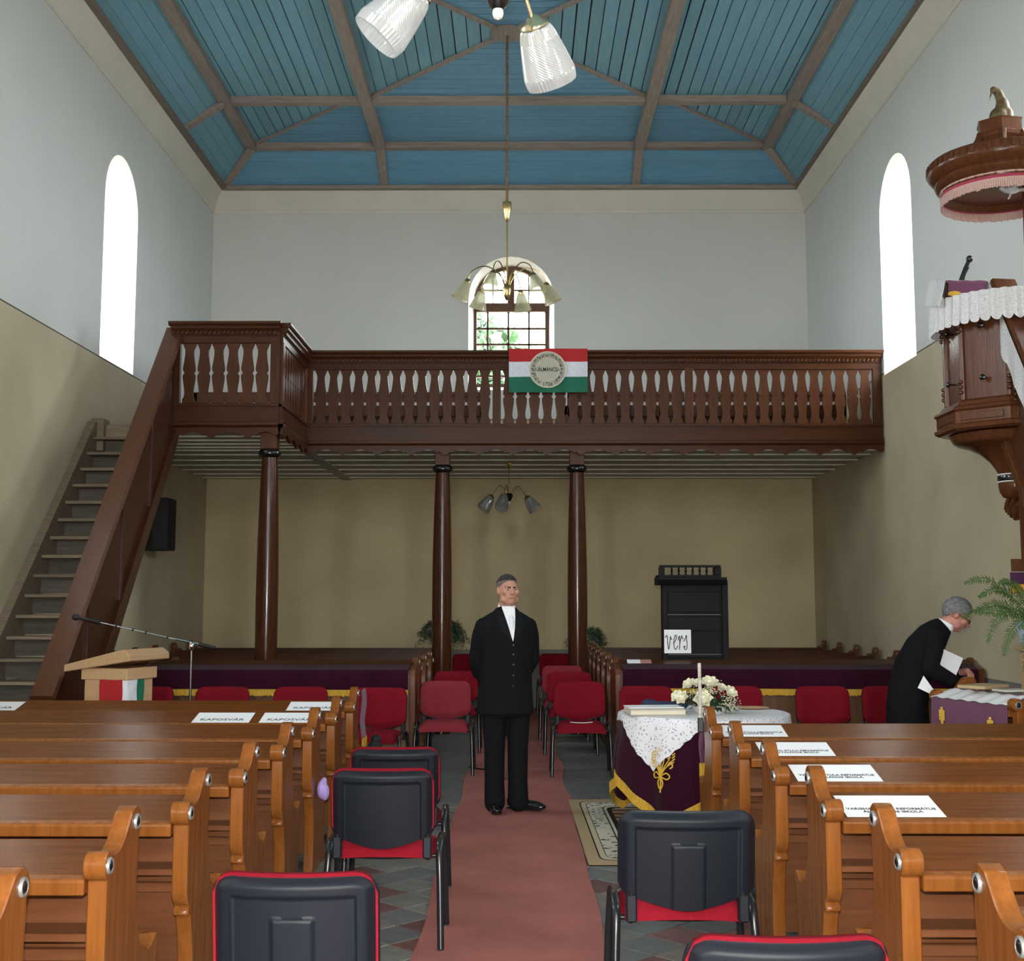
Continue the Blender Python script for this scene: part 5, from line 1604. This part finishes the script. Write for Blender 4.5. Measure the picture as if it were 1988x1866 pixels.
# lace covers
lp = empty('pulpit_lace', (PX, PY, 0)); tag(lp, 'scalloped grey-white lace draped round the pulpit rim', 'lace cloth')
NS = 26
def plf(i, j):
    n = NS * 8; a = radians(95) + radians(205) * i / n
    u = (i % 8) / 8
    dr = .20 + .035 * abs(sin(pi * u)) ** .7
    r = .555 + .012 * sin(i * 2 * pi / 8) + .015 * j / 6
    if j == 0: r = .40
    z = 3.842 if j <= 1 else 3.842 - dr * (j - 1) / 6
    return (r * cos(a), r * sin(a), z)
MB().grid(plf, NS * 8, 7, lambda i, j: (0, 0, -.0015)).build('lace', LACE2, lp)
l2 = empty('parapet_lace', (3.58, 9.2, 0)); tag(l2, 'lace strip hanging over the pulpit stair parapet', 'lace cloth')
def p2(i, j):
    y = 9.24 - 1.6 * i / 60; u = (i % 6) / 6
    z = tp(y) + .02 - (.30 + .03 * abs(sin(pi * u))) * j / 5
    return (-.045 - .008 * sin(i * .8) * j / 5, y - 9.2, z)
MB().grid(p2, 60, 5, lambda i, j: (-.0015, 0, 0)).build('lace', LACE2, l2)
# book rest with purple cloth, microphone
br = empty('book_rest', (3.36, 9.22, 3.84)); tag(br, 'book rest under a purple cloth on the pulpit rim', 'book rest')
MB().prism([(-.02, 0), (.30, 0), (.30, .20), (-.02, .12)], 'X', -.13, .16).build('rest', PW, br, smooth=0, bevel=.004)
def bc(i, j):
    x = -.15 + .31 * i / 10
    P = [(.31, .212), (.14, .172), (-.03, .128), (-.045, .10), (-.04, .02)]
    y, z = P[j]
    return (x + (.0 if j < 3 else .03 * (.5 - i / 10)), y, z + .004 * sin(i * 1.7))
MB().grid(bc, 10, 4, Vector((0, 0, -.003))).build('purple_cloth', PURP, br)
MB().grid(lambda i, j: (-.152 - .012 * j - .006 * sin(i), -.03 + .33 * i / 8, .13 + .085 * i / 8 - .20 * j / 4), 8, 4, Vector((-.002, 0, 0))).build('white_lace', LACE2, br)
MB().ell((-.10, -.06, .02), (.05, .02, .022), 12, 8).build('gold_tassel', GOLD, br)
mi = empty('pulpit_microphone', (3.40, 9.30, 3.98)); tag(mi, 'small black gooseneck microphone on the pulpit book rest', 'microphone')
MB().tube(spline([(-.03, 0, -.02), (-.01, 0, .06), (.02, 0, .12)], 5), .010, 8).build('holder', DARKM, mi)
MB().tube([(-.05, 0, .0), (.0, 0, .11), (.025, 0, .165)], [.012, .016, .014], 10).build('body', DARKM, mi)
MB().ell((.034, 0, .185), (.026, .026, .028), 12, 10).build('head', DARKM, mi)

# ================================================================= CLERGY DESK, FERN, HYMN BOARD (right)
o = MB().bx(2.95, 4.38, 8.05, 9.10, 0, .10).build('step', PEW_X, smooth=0, bevel=.005); tag(o, 'low wooden step under the clergy bench', 'platform')
cd = make_pew(.82, -1, PEW_X, PEW_Z, PEW_IN); cd.name = 'clergy_bench'
CDR = -radians(73)
cd.location = (3.43, 8.19, .10); cd.rotation_euler = (0, 0, CDR)
tag(cd, 'short brown clergy bench with scroll ends under the pulpit', 'bench')
cc = empty('clergy_desk_cloth', (3.43, 8.19, .10), CDR); tag(cc, 'purple cloth with gold wheat sprigs hanging on the clergy bench', 'cloth')
def ccf(i, j):
    x = -.015 - .80 * i / 24
    P = [(-.12, .865), (-.295, .812), (-.318, .80), (-.320, .72), (-.322, .6), (-.322, .5), (-.324, .35)]
    y, z = P[j]
    return (x, y - .006 * sin(i * 1.1) * max(0, j - 2) / 3, z)
MB().grid(ccf, 24, 6, Vector((0, 0, -.003))).build('cloth', PURP, cc)
def wheat(u, z):
    w = MB()
    for k in (-1, 0, 1):
        w.tube(spline([(u, -.332, z - .14), (u + k * .012, -.333, z - .05), (u + k * .022, -.332, z + .02 - abs(k) * .02)], 4), .0045, 5)
        for q in range(4):
            for s in (-1, 1): w.ell((u + k * .018 + s * .007, -.334, z - .04 + q * .018 - abs(k) * .02), (.006, .004, .010), 6, 4)
    w.build('embroidery', GOLDT, cc)
wheat(-.17, .70); wheat(-.68, .725)
text_mesh('lettering', '1836', .075, GOLDT, cc, T(-.44, -.334, .585) @ RX(pi / 2), bold=.001)
lcw = empty('desk_runner', (3.43, 8.19, .10), CDR); tag(lcw, 'narrow white scalloped cloth along the top of the clergy bench', 'cloth')
MB().grid(lambda i, j: (-.02 - .79 * i / 40, -.16 - .165 * j / 3 - .006 * abs(sin(i * .6)) * (j == 3), .862 - .05 * j / 3 + .004 * sin(i * .9)), 40, 3, Vector((0, 0, -.002))).build('cloth', CLOTH, lcw)
o = MB().bx(-.16, .16, -.10, .10, 0, .022).build('hymn_book', mat('tan_book', (.42, .30, .17), .7), smooth=0, bevel=.003); o.location = (3.16, 8.62, .985); o.rotation_euler = (0, .0, .7); tag(o, 'tan book lying on the clergy bench', 'book')
o = MB().bx(-.10, .10, -.07, .07, 0, .012).build('note_pad', mat('cream_pad', (.5, .48, .40), .8), smooth=0); o.location = (3.25, 8.36, .982); o.rotation_euler = (0, 0, .3); tag(o, 'cream note pad lying on the clergy bench', 'note pad')
fs = empty('plant_stand', (3.76, 8.92, .10)); tag(fs, 'pale wooden plant stand under the fern', 'stand')
MB().bx(-.16, .18, -.16, .16, 0, 1.12).build('body', OAK, fs, smooth=0, bevel=.006)
MB().bx(-.19, .21, -.19, .19, 1.12, 1.15).build('top', OAK, fs, smooth=0, bevel=.005)
MB().grid(lambda i, j: (-.20 + .42 * i / 8, -.20 - .01 * (j > 0), 1.157 - .10 * j * (1 - abs(i / 4 - 1)) - .01 * (j > 0)), 8, 1, Vector((0, .003, 0))).build('cloth', CLOTH, fs)
fn = empty('fern', (3.66, 8.90, 1.26)); tag(fn, 'large green sword fern with arching fronds under the pulpit', 'fern')
MB().lathe([(.08, 0), (.12, .02), (.14, .12), (.145, .17), (.13, .17), (.12, .13), (0, .13)], 24).build('pot', mat('pale_blue_pot', (.42, .50, .60), .4), fn)
def frond(pts, w=.070, n=26):
    """arching rachis with paired leaflets"""
    mb = MB(); P = [Vector(p) for p in spline(pts, max(4, n // (len(pts) - 1)))]
    mb.tube(P, .0035, 5)
    m = len(P)
    for k in range(2, m):
        t = k / (m - 1); d = (P[min(k + 1, m - 1)] - P[k - 1]).normalized()
        s = d.cross(Vector((0, 0, 1)))
        s = s.normalized() if s.length > .05 else Vector((0, 1, 0)).cross(d).normalized()
        L = w * (1 - .75 * t ** 2.5) * min(1, .5 + t * 2)
        for q in (0, .5):
            c = P[k] if q == 0 else (P[k] + P[k - 1]) / 2
            if q and random.random() < .35: continue
            for g in (-1, 1):
                nn = s.cross(d).normalized()
                tip = c + (s * .55 + nn * random.uniform(.5, .95)) * g * L * random.uniform(.8, 1.1) + d * L * .25 + Vector((0, 0, -L * .15))
                mb.add([c - d * .003, c + (tip - c) * .4 - d * .0052, tip, c + (tip - c) * .4 + d * .0052], [(0, 1, 2, 3)])
    return mb
FR = [[(0, 0, .15), (-.18, -.02, .33), (-.36, -.05, .47), (-.52, -.06, .44)], [(0, 0, .15), (-.20, -.05, .23), (-.40, -.08, .25), (-.56, -.10, .20)],
      [(0, 0, .15), (-.15, -.08, .24), (-.32, -.12, .20), (-.41, -.14, .03)], [(0, 0, .15), (-.12, -.12, .20), (-.25, -.16, .10), (-.31, -.17, -.06)],
      [(0, 0, .15), (-.07, -.13, .20), (-.15, -.19, .05), (-.18, -.20, -.17)], [(0, 0, .15), (.0, -.12, .27), (-.04, -.22, .22), (-.06, -.26, .03)],
      [(0, 0, .15), (.12, -.10, .30), (.26, -.16, .30), (.36, -.18, .18)], [(0, 0, .15), (.05, .05, .35), (.12, .08, .48), (.20, .10, .50)],
      [(0, 0, .15), (-.12, .04, .34), (-.26, .06, .40), (-.38, .06, .34)], [(0, 0, .15), (-.08, .02, .36), (-.16, .03, .45), (-.25, .03, .44)],
      [(0, 0, .15), (-.16, .0, .26), (-.30, .0, .30), (-.44, -.01, .24)], [(0, 0, .15), (.10, -.02, .32), (.18, -.04, .40), (.28, -.05, .38)]]
for p in FR: frond(p).build('frond', LEAF, fn, smooth=0)
hb = empty('hymn_board', (3.645, 9.05, 1.6)); tag(hb, 'small brown hymn number board with pale digits on the pulpit stair', 'hymn board')
MB().bx(-.09, .20, -.012, .012, .185, .275).build('board', PW, hb, smooth=0, bevel=.003)
text_mesh('lettering', '15', .07, PAPER, hb, T(.03, -.0135, .232) @ RX(pi / 2), bold=.001)
MB().bx(.0, .05, .012, .04, .2, 1.02).build('bracket', PW, hb, smooth=0)
hc = empty('hymn_board_cloth', (3.645, 9.05, 1.6)); tag(hc, 'purple cloth with a gold border hanging below the hymn board', 'cloth')
MB().grid(lambda i, j: (-.11 + .31 * i / 8, -.02 - .004 * sin(i * 1.3), .178 - .09 * j / 4), 8, 4, Vector((0, .003, 0))).build('cloth', mat('deep_purple_cloth', (.055, .012, .05), .9), hc)
MB().grid(lambda i, j: (-.108 + .308 * i / 8, -.024, .092 - .068 * j / 2), 8, 2, Vector((0, .005, 0))).build('fringe', mat('bright_gold', (.66, .33, .02), .7), hc)

# ================================================================= PLANTS BY THE BACK WALL
def back_plant(x, y, z0, label, seed, spread):
    random.seed(seed)
    s = empty('plant_stand', (x, y, .07)); tag(s, 'slim dark stand carrying the %s' % ('bushy plant left of the aisle' if x < 0 else 'small plant right of the aisle'), 'stand')
    MB().lathe([(.13, 0), (.13, .03), (.03, .06), (.025, .5), (.03, z0 - .10), (.12, z0 - .09), (.12, z0 - .07)], 16).build('post', REAR_Z, s)
    r = empty('potted_plant', (x, y, z0)); tag(r, label, 'plant')
    MB().lathe([(.07, 0), (.10, .14), (.105, .16), (.09, .16), (.08, .12), (0, .12)], 20).build('pot', mat('white_pot', (.6, .6, .58), .4), r)
    mb = MB()
    for k in range(46):
        a = random.uniform(0, 2 * pi); L = random.uniform(.5, 1) * spread
        P = spline([(0, 0, .12), (.35 * L * cos(a), .25 * L * sin(a), .12 + .35 * L), (.75 * L * cos(a), .5 * L * sin(a), .12 + .25 * L * random.uniform(.2, 1.4)), (.95 * L * cos(a), .55 * L * sin(a), .12 - .6 * L * random.uniform(.0, 1))], 7)
        mb.tube(P, .002, 4)
        for p in P[4:]:
            for q in range(5):
                c = Vector(p) + Vector((random.gauss(0, .02), random.gauss(0, .02), random.gauss(0, .02)))
                R = Euler((random.uniform(0, 6), random.uniform(0, 6), 0)).to_matrix(); s_ = random.uniform(.012, .024)
                mb.add([c + R @ Vector(v) for v in ((-s_, 0, 0), (0, -s_ * .3, 0), (s_, 0, 0), (0, s_ * .3, 0))], [(0, 1, 2, 3)])
    o = mb.build('foliage', LEAFD, r, smooth=0)
    return r
back_plant(-1.10, 18.36, .98, 'bushy trailing green plant behind the middle column', 4, .42)
back_plant(.98, 18.36, .92, 'small trailing green plant in a white pot behind the right column', 9, .32)
# ================================================================= PEOPLE
def ring(c, rx, ry, tang=(0, 0, 1), n=22, p=2.3, xdir=(1, 0, 0)):
    t = Vector(tang).normalized(); x = Vector(xdir); x = (x - t * x.dot(t)).normalized(); y = t.cross(x)
    out = []
    for k in range(n):
        a = 2 * pi * k / n; ca, sa = cos(a), sin(a)
        out.append(Vector(c) + x * rx * math.copysign(abs(ca) ** (2 / p), ca) + y * ry * math.copysign(abs(sa) ** (2 / p), sa))
    return out

def torso(mb, rows, xdir=(1, 0, 0)):
    """rows: (centre, rx, ry)"""
    R = []
    for k, (c, rx, ry) in enumerate(rows):
        a = Vector(rows[max(k - 1, 0)][0]); b = Vector(rows[min(k + 1, len(rows) - 1)][0])
        R.append(ring(c, rx, ry, b - a, xdir=xdir))
    return mb.loft(R)

def chain(mb, pts, rs):
    for (a, b), (ra, rb) in zip(zip(pts[:-1], pts[1:]), zip(rs[:-1], rs[1:])): mb.cap(a, b, ra, rb)

def hand(mb, wrist, d, up, curl=.6, s=1.0, thumb=1):
    """palm from the wrist along d, fingers curling towards -up, thumb on the given side"""
    w = Vector(wrist); d = Vector(d).normalized(); up = Vector(up); up = (up - d * up.dot(d)).normalized(); sd = d.cross(up)
    c = w + d * .05 * s
    mb.cap(w, w + d * .075 * s, .026 * s, .030 * s)
    for k in (-1.5, -.5, .5, 1.5): mb.cap(w + d * .03 * s, w + d * .085 * s + sd * k * .018 * s, .016 * s, .012 * s, 8)
    for k, L in zip((-1.5, -.5, .5, 1.5), (.062, .074, .078, .066)):
        p0 = w + d * .085 * s + sd * k * .019 * s
        d1 = (d * cos(curl * .7) - up * sin(curl * .7)); p1 = p0 + d1 * L * .5 * s
        d2 = (d * cos(curl * 1.6) - up * sin(curl * 1.6)); p2 = p1 + d2 * L * .5 * s
        mb.cap(p0, p1, .0095 * s, .0088 * s, 8); mb.cap(p1, p2, .0088 * s, .0075 * s, 8)
    t0 = w + d * .025 * s + sd * thumb * .028 * s
    t1 = t0 + (d * .6 + sd * thumb * .7 - up * .3).normalized() * .036 * s
    t2 = t1 + (d * .9 - up * .45).normalized() * .030 * s
    mb.cap(t0, t1, .0125 * s, .011 * s, 8); mb.cap(t1, t2, .011 * s, .009 * s, 8)

def head_shapes(mb, H):
    """H: matrix of the head frame: origin at skull centre, -y forward, z up"""
    def E(c, r): 
        q = H @ Vector(c); mb.ell(q, r, 20, 14, H.to_3x3())
    def C(a, b, ra, rb): mb.cap(H @ Vector(a), H @ Vector(b), ra, rb, 10)
    E((0, .012, .018), (.076, .095, .092)); E((0, -.018, -.045), (.064, .078, .082)); E((0, -.045, -.088), (.042, .042, .032))
    C((-.045, -.040, -.075), (.045, -.040, -.075), .028, .028)
    E((-.045, -.066, -.020), (.024, .022, .024)); E((.045, -.066, -.020), (.024, .022, .024))
    C((-.038, -.078, .016), (.038, -.078, .016), .013, .013)
    C((0, -.088, .008), (0, -.108, -.026), .010, .015); E((-.012, -.096, -.031), (.010, .011, .009)); E((.012, -.096, -.031), (.010, .011, .009))
    C((-.020, -.085, -.062), (.020, -.085, -.062), .008, .008); C((-.016, -.084, -.072), (.016, -.084, -.072), .008, .008)
    for s in (-1, 1):
        E((s * .077, .008, -.012), (.010, .018, .031))
    C((0, .02, -.06), (0, .035, -.17), .054, .058)

def head_parts(parent, H, hair_m, skin_m, brow_m, length=.0, side_m=None):
    for s in (-1, 1):
        e = MB().ell(H @ Vector((s * .031, -.078, -.002)), (.0115, .009, .0062), 12, 8, H.to_3x3()).build('eye', mat('eye_white', (.36, .33, .30), .35), parent)
        MB().ell(H @ Vector((s * .031 + .001, -.0865, -.002)), (.006, .003, .006), 10, 6, H.to_3x3()).build('iris', mat('iris_dark', (.05, .06, .06), .3), e)
        MB().cap(H @ Vector((s * .014, -.091, .0145)), H @ Vector((s * .048, -.080, .0175)), .0060, .0045, 8).build('eyebrow', brow_m, parent)
    MB().cap(H @ Vector((-.019, -.0915, -.066)), H @ Vector((.019, -.0915, -.066)), .0042, .0042, 8).build('lips', mat('lip', (.30, .10, .085), .5), parent)
    # hair: scalp shell cut along a hairline; short-cropped men have a separate shorter layer at the sides
    if side_m:
        hair_shell(parent, H, side_m, 'side_hair', lambda d: .075 * max(0, -d.y) ** 1.3 - .012 * (1 - max(0, -d.y)) - .075 * max(0, d.y) ** 1.2, -.0005)
        hair_shell(parent, H, hair_m, 'hair', lambda d: .060 + .012 * max(0, -d.y) - .03 * max(0, d.y), .006)
        return
    hair_shell(parent, H, hair_m, 'hair', lambda d: .070 * (max(0, -d.y) ** 1.5) - .002 * (1 - max(0, -d.y)) - (.085 + length) * max(0, d.y) ** 1.2, .006 + length * .16, .0022)

def hair_shell(parent, H, m, name, low, off, rough=.0):
    N1, N2 = 56, 34; rnd = random.Random(4)
    inc = {}
    for j in range(N2 + 1):
        ph = pi * .86 * j / N2
        for i in range(N1):
            th = 2 * pi * i / N1
            inc[(i, j)] = Vector((sin(ph) * cos(th), sin(ph) * sin(th), cos(ph)))
    def pt(d, o):
        return Vector((d.x * (.0775 + o), .012 + d.y * (.0965 + o), .018 + d.z * (.0935 + o)))
    ok = {k: pt(d, 0).z > low(d) + rnd.uniform(-.003, .003) for k, d in inc.items()}
    faces = []
    for j in range(N2):
        for i in range(N1):
            q = [(i, j), ((i + 1) % N1, j), ((i + 1) % N1, j + 1), (i, j + 1)]
            if all(ok[x] for x in q): faces.append(q)
    vid = {}; bm_v = []; keys = []
    for q in faces:
        for x in q:
            if x not in vid:
                vid[x] = len(bm_v); keys.append(x)
                bm_v.append(H @ pt(inc[x], off + rnd.uniform(-1, 1) * (.0012 + rough)))
    n0 = len(bm_v)
    inner = [H @ pt(inc[x], -.012) for x in keys]
    f_o = [tuple(vid[x] for x in q) for q in faces]
    f_i = [tuple(n0 + v for v in reversed(f)) for f in f_o]
    cnt = {}
    for f in f_o:
        for a, b in zip(f, f[1:] + f[:1]): cnt[(a, b)] = 1
    rim = [(a, b, n0 + b, n0 + a) for (a, b) in cnt if (b, a) not in cnt]
    MB().add(bm_v + inner, f_o + f_i + rim).build(name, m, parent, smooth=60)

def patch(name, target, fn, nu, nv, m, parent, off=.004, d=(0, 1, 0), start=1.0):
    """cloth patch laid on a garment: fn(u,v)->(x,z); projected along d"""
    bvh = BVHTree.FromPolygons([v.co for v in target.data.vertices], [p.vertices for p in target.data.polygons])
    dv = Vector(d).normalized()
    def f(i, j):
        x, z = fn(i / nu, j / nv)
        o = Vector((x, 0, z)) - dv * start
        h = bvh.ray_cast(o, dv)
        y = h[0] if h[0] else Vector((x, -.052, z))
        return y - dv * off
    return MB().grid(f, nu, nv, dv * (off * .9)).build(name, m, parent, smooth=60)

# ---- standing man in a black suit, hands behind his back
body = MB()
H1 = T(.005, -.02, 1.650) @ RZ(.16)
head_shapes(body, H1)
torso(body, [((0, .0, .88), .13, .09), ((0, 0, 1.1), .13, .09), ((0, 0, 1.3), .15, .09), ((0, .005, 1.44), .12, .07), ((0, .005, 1.50), .06, .06)])
for s in (-1, 1):
    chain(body, [(s * .165, .01, 1.37), (s * .215, .07, 1.13), (s * .10, .20, .95)], [.045, .04, .03])
    hand(body, (s * .10, .20, .95), (-s * .9, .15, -.4), (0, 1, .2), .5, .95, -s)
chain(body, [(-.09, 0, .90), (-.085, -.01, .50), (-.075, .02, .09)], [.075, .052, .04]); chain(body, [(.09, 0, .90), (.085, 0, .50), (.095, .02, .09)], [.075, .052, .04])
m1 = organic('person', body, SKIN, .0065, 3)
tag(m1, 'man standing on the carpet in a black three-piece suit, hands behind his back', 'person')
head_parts(m1, H1, HAIRD, SKIN, HAIRD, side_m=HAIRS)
jk = MB()
torso(jk, [((-.005, .01, .715), .215, .150), ((-.005, .01, .80), .212, .150), ((-.003, .005, .95), .200, .143), ((0, .0, 1.10), .195, .138), ((0, .0, 1.24), .205, .137), ((0, .005, 1.36), .222, .125), ((0, .01, 1.415), .215, .105), ((0, .015, 1.455), .155, .088), ((0, .018, 1.485), .098, .076), ((0, .024, 1.510), .078, .066)])
for s in (-1, 1):
    chain(jk, [(s * .182, .012, 1.378), (s * .203, .03, 1.30), (s * .222, .075, 1.12)], [.058, .059, .055])
    chain(jk, [(s * .222, .075, 1.12), (s * .185, .15, 1.02), (s * .115, .195, .955)], [.056, .052, .046])
jacket = organic('jacket', jk, SUIT, .010, 4, m1)
tr_ = MB()
torso(tr_, [((0, .01, .70), .165, .125), ((0, .01, .80), .165, .125), ((0, .01, .95), .155, .115)])
chain(tr_, [(-.095, .01, .80), (-.090, .0, .48), (-.088, .015, .22), (-.085, .015, .065)], [.098, .080, .076, .080])
chain(tr_, [(.095, .01, .80), (.088, -.005, .48), (.090, .01, .22), (.095, .015, .065)], [.098, .080, .076, .080])
organic('trousers', tr_, SUIT, .010, 3, m1)
def shoe(loc, rz):
    mb = MB().ell((0, -.10, .032), (.046, .105, .036)).ell((0, -.02, .045), (.040, .075, .045)).ell((0, .05, .05), (.037, .045, .05)).bx(-.040, .040, -.19, .085, 0, .014).ell((0, -.17, .026), (.040, .055, .024))
    o = organic('shoe', mb, SHOE, .006, 3, m1); o.location = loc; o.rotation_euler = (0, 0, rz); return o
shoe((-.085, .03, .006), -.10); shoe((.105, .05, .006), .95)
cx_ = .022
sh = patch('shirt_front', jacket, lambda u, v: (cx_ + (2 * u - 1) * (.052 * (1 - v) ** .9 + .001) - .016 * (1 - v), 1.524 - .261 * v), 12, 16, SHIRT, m1, .006)
MB().loft([ring((0.004, .010, 1.465), .076, .074, (0, -.30, 1)), ring((.004, .008, 1.500), .068, .070, (0, -.40, 1)), ring((.004, .010, 1.530), .063, .066, (0, -.50, 1)), ring((.004, .010, 1.532), .057, .060, (0, -.50, 1)), ring((.004, .010, 1.48), .060, .058, (0, -.4, 1))], caps=False).build('shirt_collar', SHIRT, m1, smooth=60)
MB().ell((.018, -.108, 1.40), (.024, .016, .035), 14, 10).ell((.018, -.117, 1.36), (.020, .012, .05), 14, 10).ell((.016, -.098, 1.435), (.018, .016, .018), 12, 8).build('tie', TIE, m1, smooth=60)
for s in (-1, 1):
    patch('lapel', jacket, lambda u, v, s=s: (cx_ - .014 * (1 - v) + s * ((.052 * (1 - v) + .001) + u * (.062 * sin(pi * min(1, v * 1.05 + .12)) ** .6)), 1.488 - .245 * v - .005 * u), 8, 16, SUITL, m1, .005)
for z in (1.235, 1.165, 1.09, 1.01, .93):
    patch('button', jacket, lambda u, v, z=z: (.024 + (u - .5) * .014, z + (v - .5) * .014), 2, 2, mat('button', (.05, .05, .055), .25), m1, .006)
patch('jacket_edge', jacket, lambda u, v: (.040 - .035 * v ** 2 + (u - .5) * .006, 1.255 - .54 * v), 2, 24, SUITL, m1, .006)
m1.location = (-.098, 9.55, .010); m1.rotation_euler = (0, 0, .22)

# ---- grey-haired man bending over papers
b2 = MB()
HM = T(0, -.335, 1.475) @ RX(.62) @ RZ(0)
head_shapes(b2, HM)
torso(b2, [((0, .03, .90), .13, .09), ((0, .0, 1.08), .13, .09), ((0, -.09, 1.24), .14, .09), ((0, -.17, 1.345), .12, .075), ((0, -.23, 1.39), .06, .06)])
chain(b2, [(-.155, -.14, 1.30), (-.230, -.105, 1.09), (-.16, -.30, .98)], [.036, .036, .03]); hand(b2, (-.16, -.30, .98), (.15, -.9, -.1), (0, 0, 1), .7, .95, 1)
chain(b2, [(.155, -.15, 1.30), (.215, -.16, 1.09), (.05, -.345, 1.045)], [.036, .036, .03]); hand(b2, (.05, -.345, 1.045), (-.75, -.55, .1), (-.2, -.3, .9), .9, .95, -1)
for s in (-1, 1): chain(b2, [(s * .09, .03, .88), (s * .09, -.01, .48), (s * .09, .03, .09)], [.075, .052, .04])
m2 = organic('person', b2, SKIN2, .0065, 3)
tag(m2, 'grey-haired man with glasses bending over papers beside the fern', 'person')
head_parts(m2, HM, HAIRG, SKIN2, HAIRG, .045)
j2 = MB()
torso(j2, [((0, .045, .66), .215, .155), ((0, .045, .80), .205, .150), ((0, .03, .93), .195, .145), ((0, -.01, 1.08), .198, .142), ((0, -.085, 1.22), .208, .135), ((0, -.155, 1.315), .195, .115), ((0, -.205, 1.365), .14, .09), ((0, -.24, 1.395), .085, .070)])
chain(j2, [(-.165, -.15, 1.325), (-.215, -.135, 1.22), (-.240, -.10, 1.085)], [.066, .070, .060]); chain(j2, [(-.240, -.10, 1.085), (-.20, -.20, 1.03), (-.165, -.285, .985)], [.060, .054, .044])
chain(j2, [(.165, -.16, 1.325), (.205, -.165, 1.22), (.222, -.16, 1.085)], [.066, .070, .058]); chain(j2, [(.222, -.16, 1.085), (.14, -.26, 1.06), (.065, -.335, 1.045)], [.058, .052, .043])
jacket2 = organic('jacket', j2, SUIT, .010, 4, m2)
t2 = MB()
torso(t2, [((0, .04, .68), .16, .12), ((0, .04, .85), .155, .115)])
for s in (-1, 1): chain(t2, [(s * .095, .03, .80), (s * .092, -.01, .48), (s * .09, .025, .22), (s * .09, .03, .065)], [.098, .080, .074, .076])
organic('trousers', t2, SUIT, .010, 3, m2)
for s in (-1, 1):
    mb = MB().ell((0, -.10, .032), (.046, .105, .036)).ell((0, -.02, .045), (.040, .075, .045)).ell((0, .05, .05), (.037, .045, .05)).bx(-.040, .040, -.19, .085, 0, .014)
    o = organic('shoe', mb, SHOE, .007, 3, m2); o.location = (s * .095, .04, .006)
nk = Vector((0, -.245, 1.395)); nd = Vector((0, -.5, .86)).normalized()
MB().loft([ring(nk - nd * .020, .078, .070, nd), ring(nk + nd * .005, .070, .065, nd), ring(nk + nd * .022, .067, .064, nd), ring(nk + nd * .023, .060, .057, nd), ring(nk, .06, .055, nd)], caps=False).build('shirt_collar', SHIRT, m2, smooth=60)
for s in (-1, 1):
    MB().tube([HM @ Vector((s * .031 + .020 * cos(a), -.100, -.004 + .015 * sin(a))) for a in [2 * pi * k / 14 for k in range(15)]], .0022, 6).build('glasses_rim', DARKM, m2)
    MB().tube([HM @ Vector((s * .052, -.098, .0)), HM @ Vector((s * .080, -.05, .002)), HM @ Vector((s * .083, .01, .0))], .0026, 6).build('glasses_temple', DARKM, m2)
MB().tube([HM @ Vector((-.011, -.101, .0)), HM @ Vector((.011, -.101, .0))], .002, 6).build('glasses_bridge', DARKM, m2)
MB().cap(HM @ Vector((-.024, -.094, -.052)), HM @ Vector((.024, -.094, -.052)), .007, .007, 8).build('moustache', HAIRG, m2)
m2.location = (2.93, 9.42, 0); m2.rotation_euler = (0, 0, radians(78))

# papers in his hands
def sheet(name, corners, m, label, cat):
    P = [Vector(c) for c in corners]
    n = (P[1] - P[0]).cross(P[3] - P[0]).normalized() * .004
    o = MB().grid(lambda i, j: P[0].lerp(P[1], i / 4).lerp(P[3].lerp(P[2], i / 4), j / 4), 4, 4, n).build(name, m, smooth=0)
    tag(o, label, cat); return o
def W(px, py, Y):
    return ((px - 1008) / 2420 * Y, Y, CAM_H - (py - 1165) / 2420 * Y)
sheet('paper_sheet', [W(1803, 1281, 9.20), W(1811, 1254, 9.22), W(1859, 1276, 9.16), W(1844, 1308, 9.12)], mat('grey_paper', (.62, .62, .63), .8), 'large pale paper held up by the bending man', 'paper')
sheet('paper_sheet', [W(1770, 1332, 9.18), W(1782, 1309, 9.20), W(1806, 1344, 9.18), W(1803, 1348, 9.16)], PAPER, 'small white paper sticking out below the bending man\'s sleeve', 'paper')
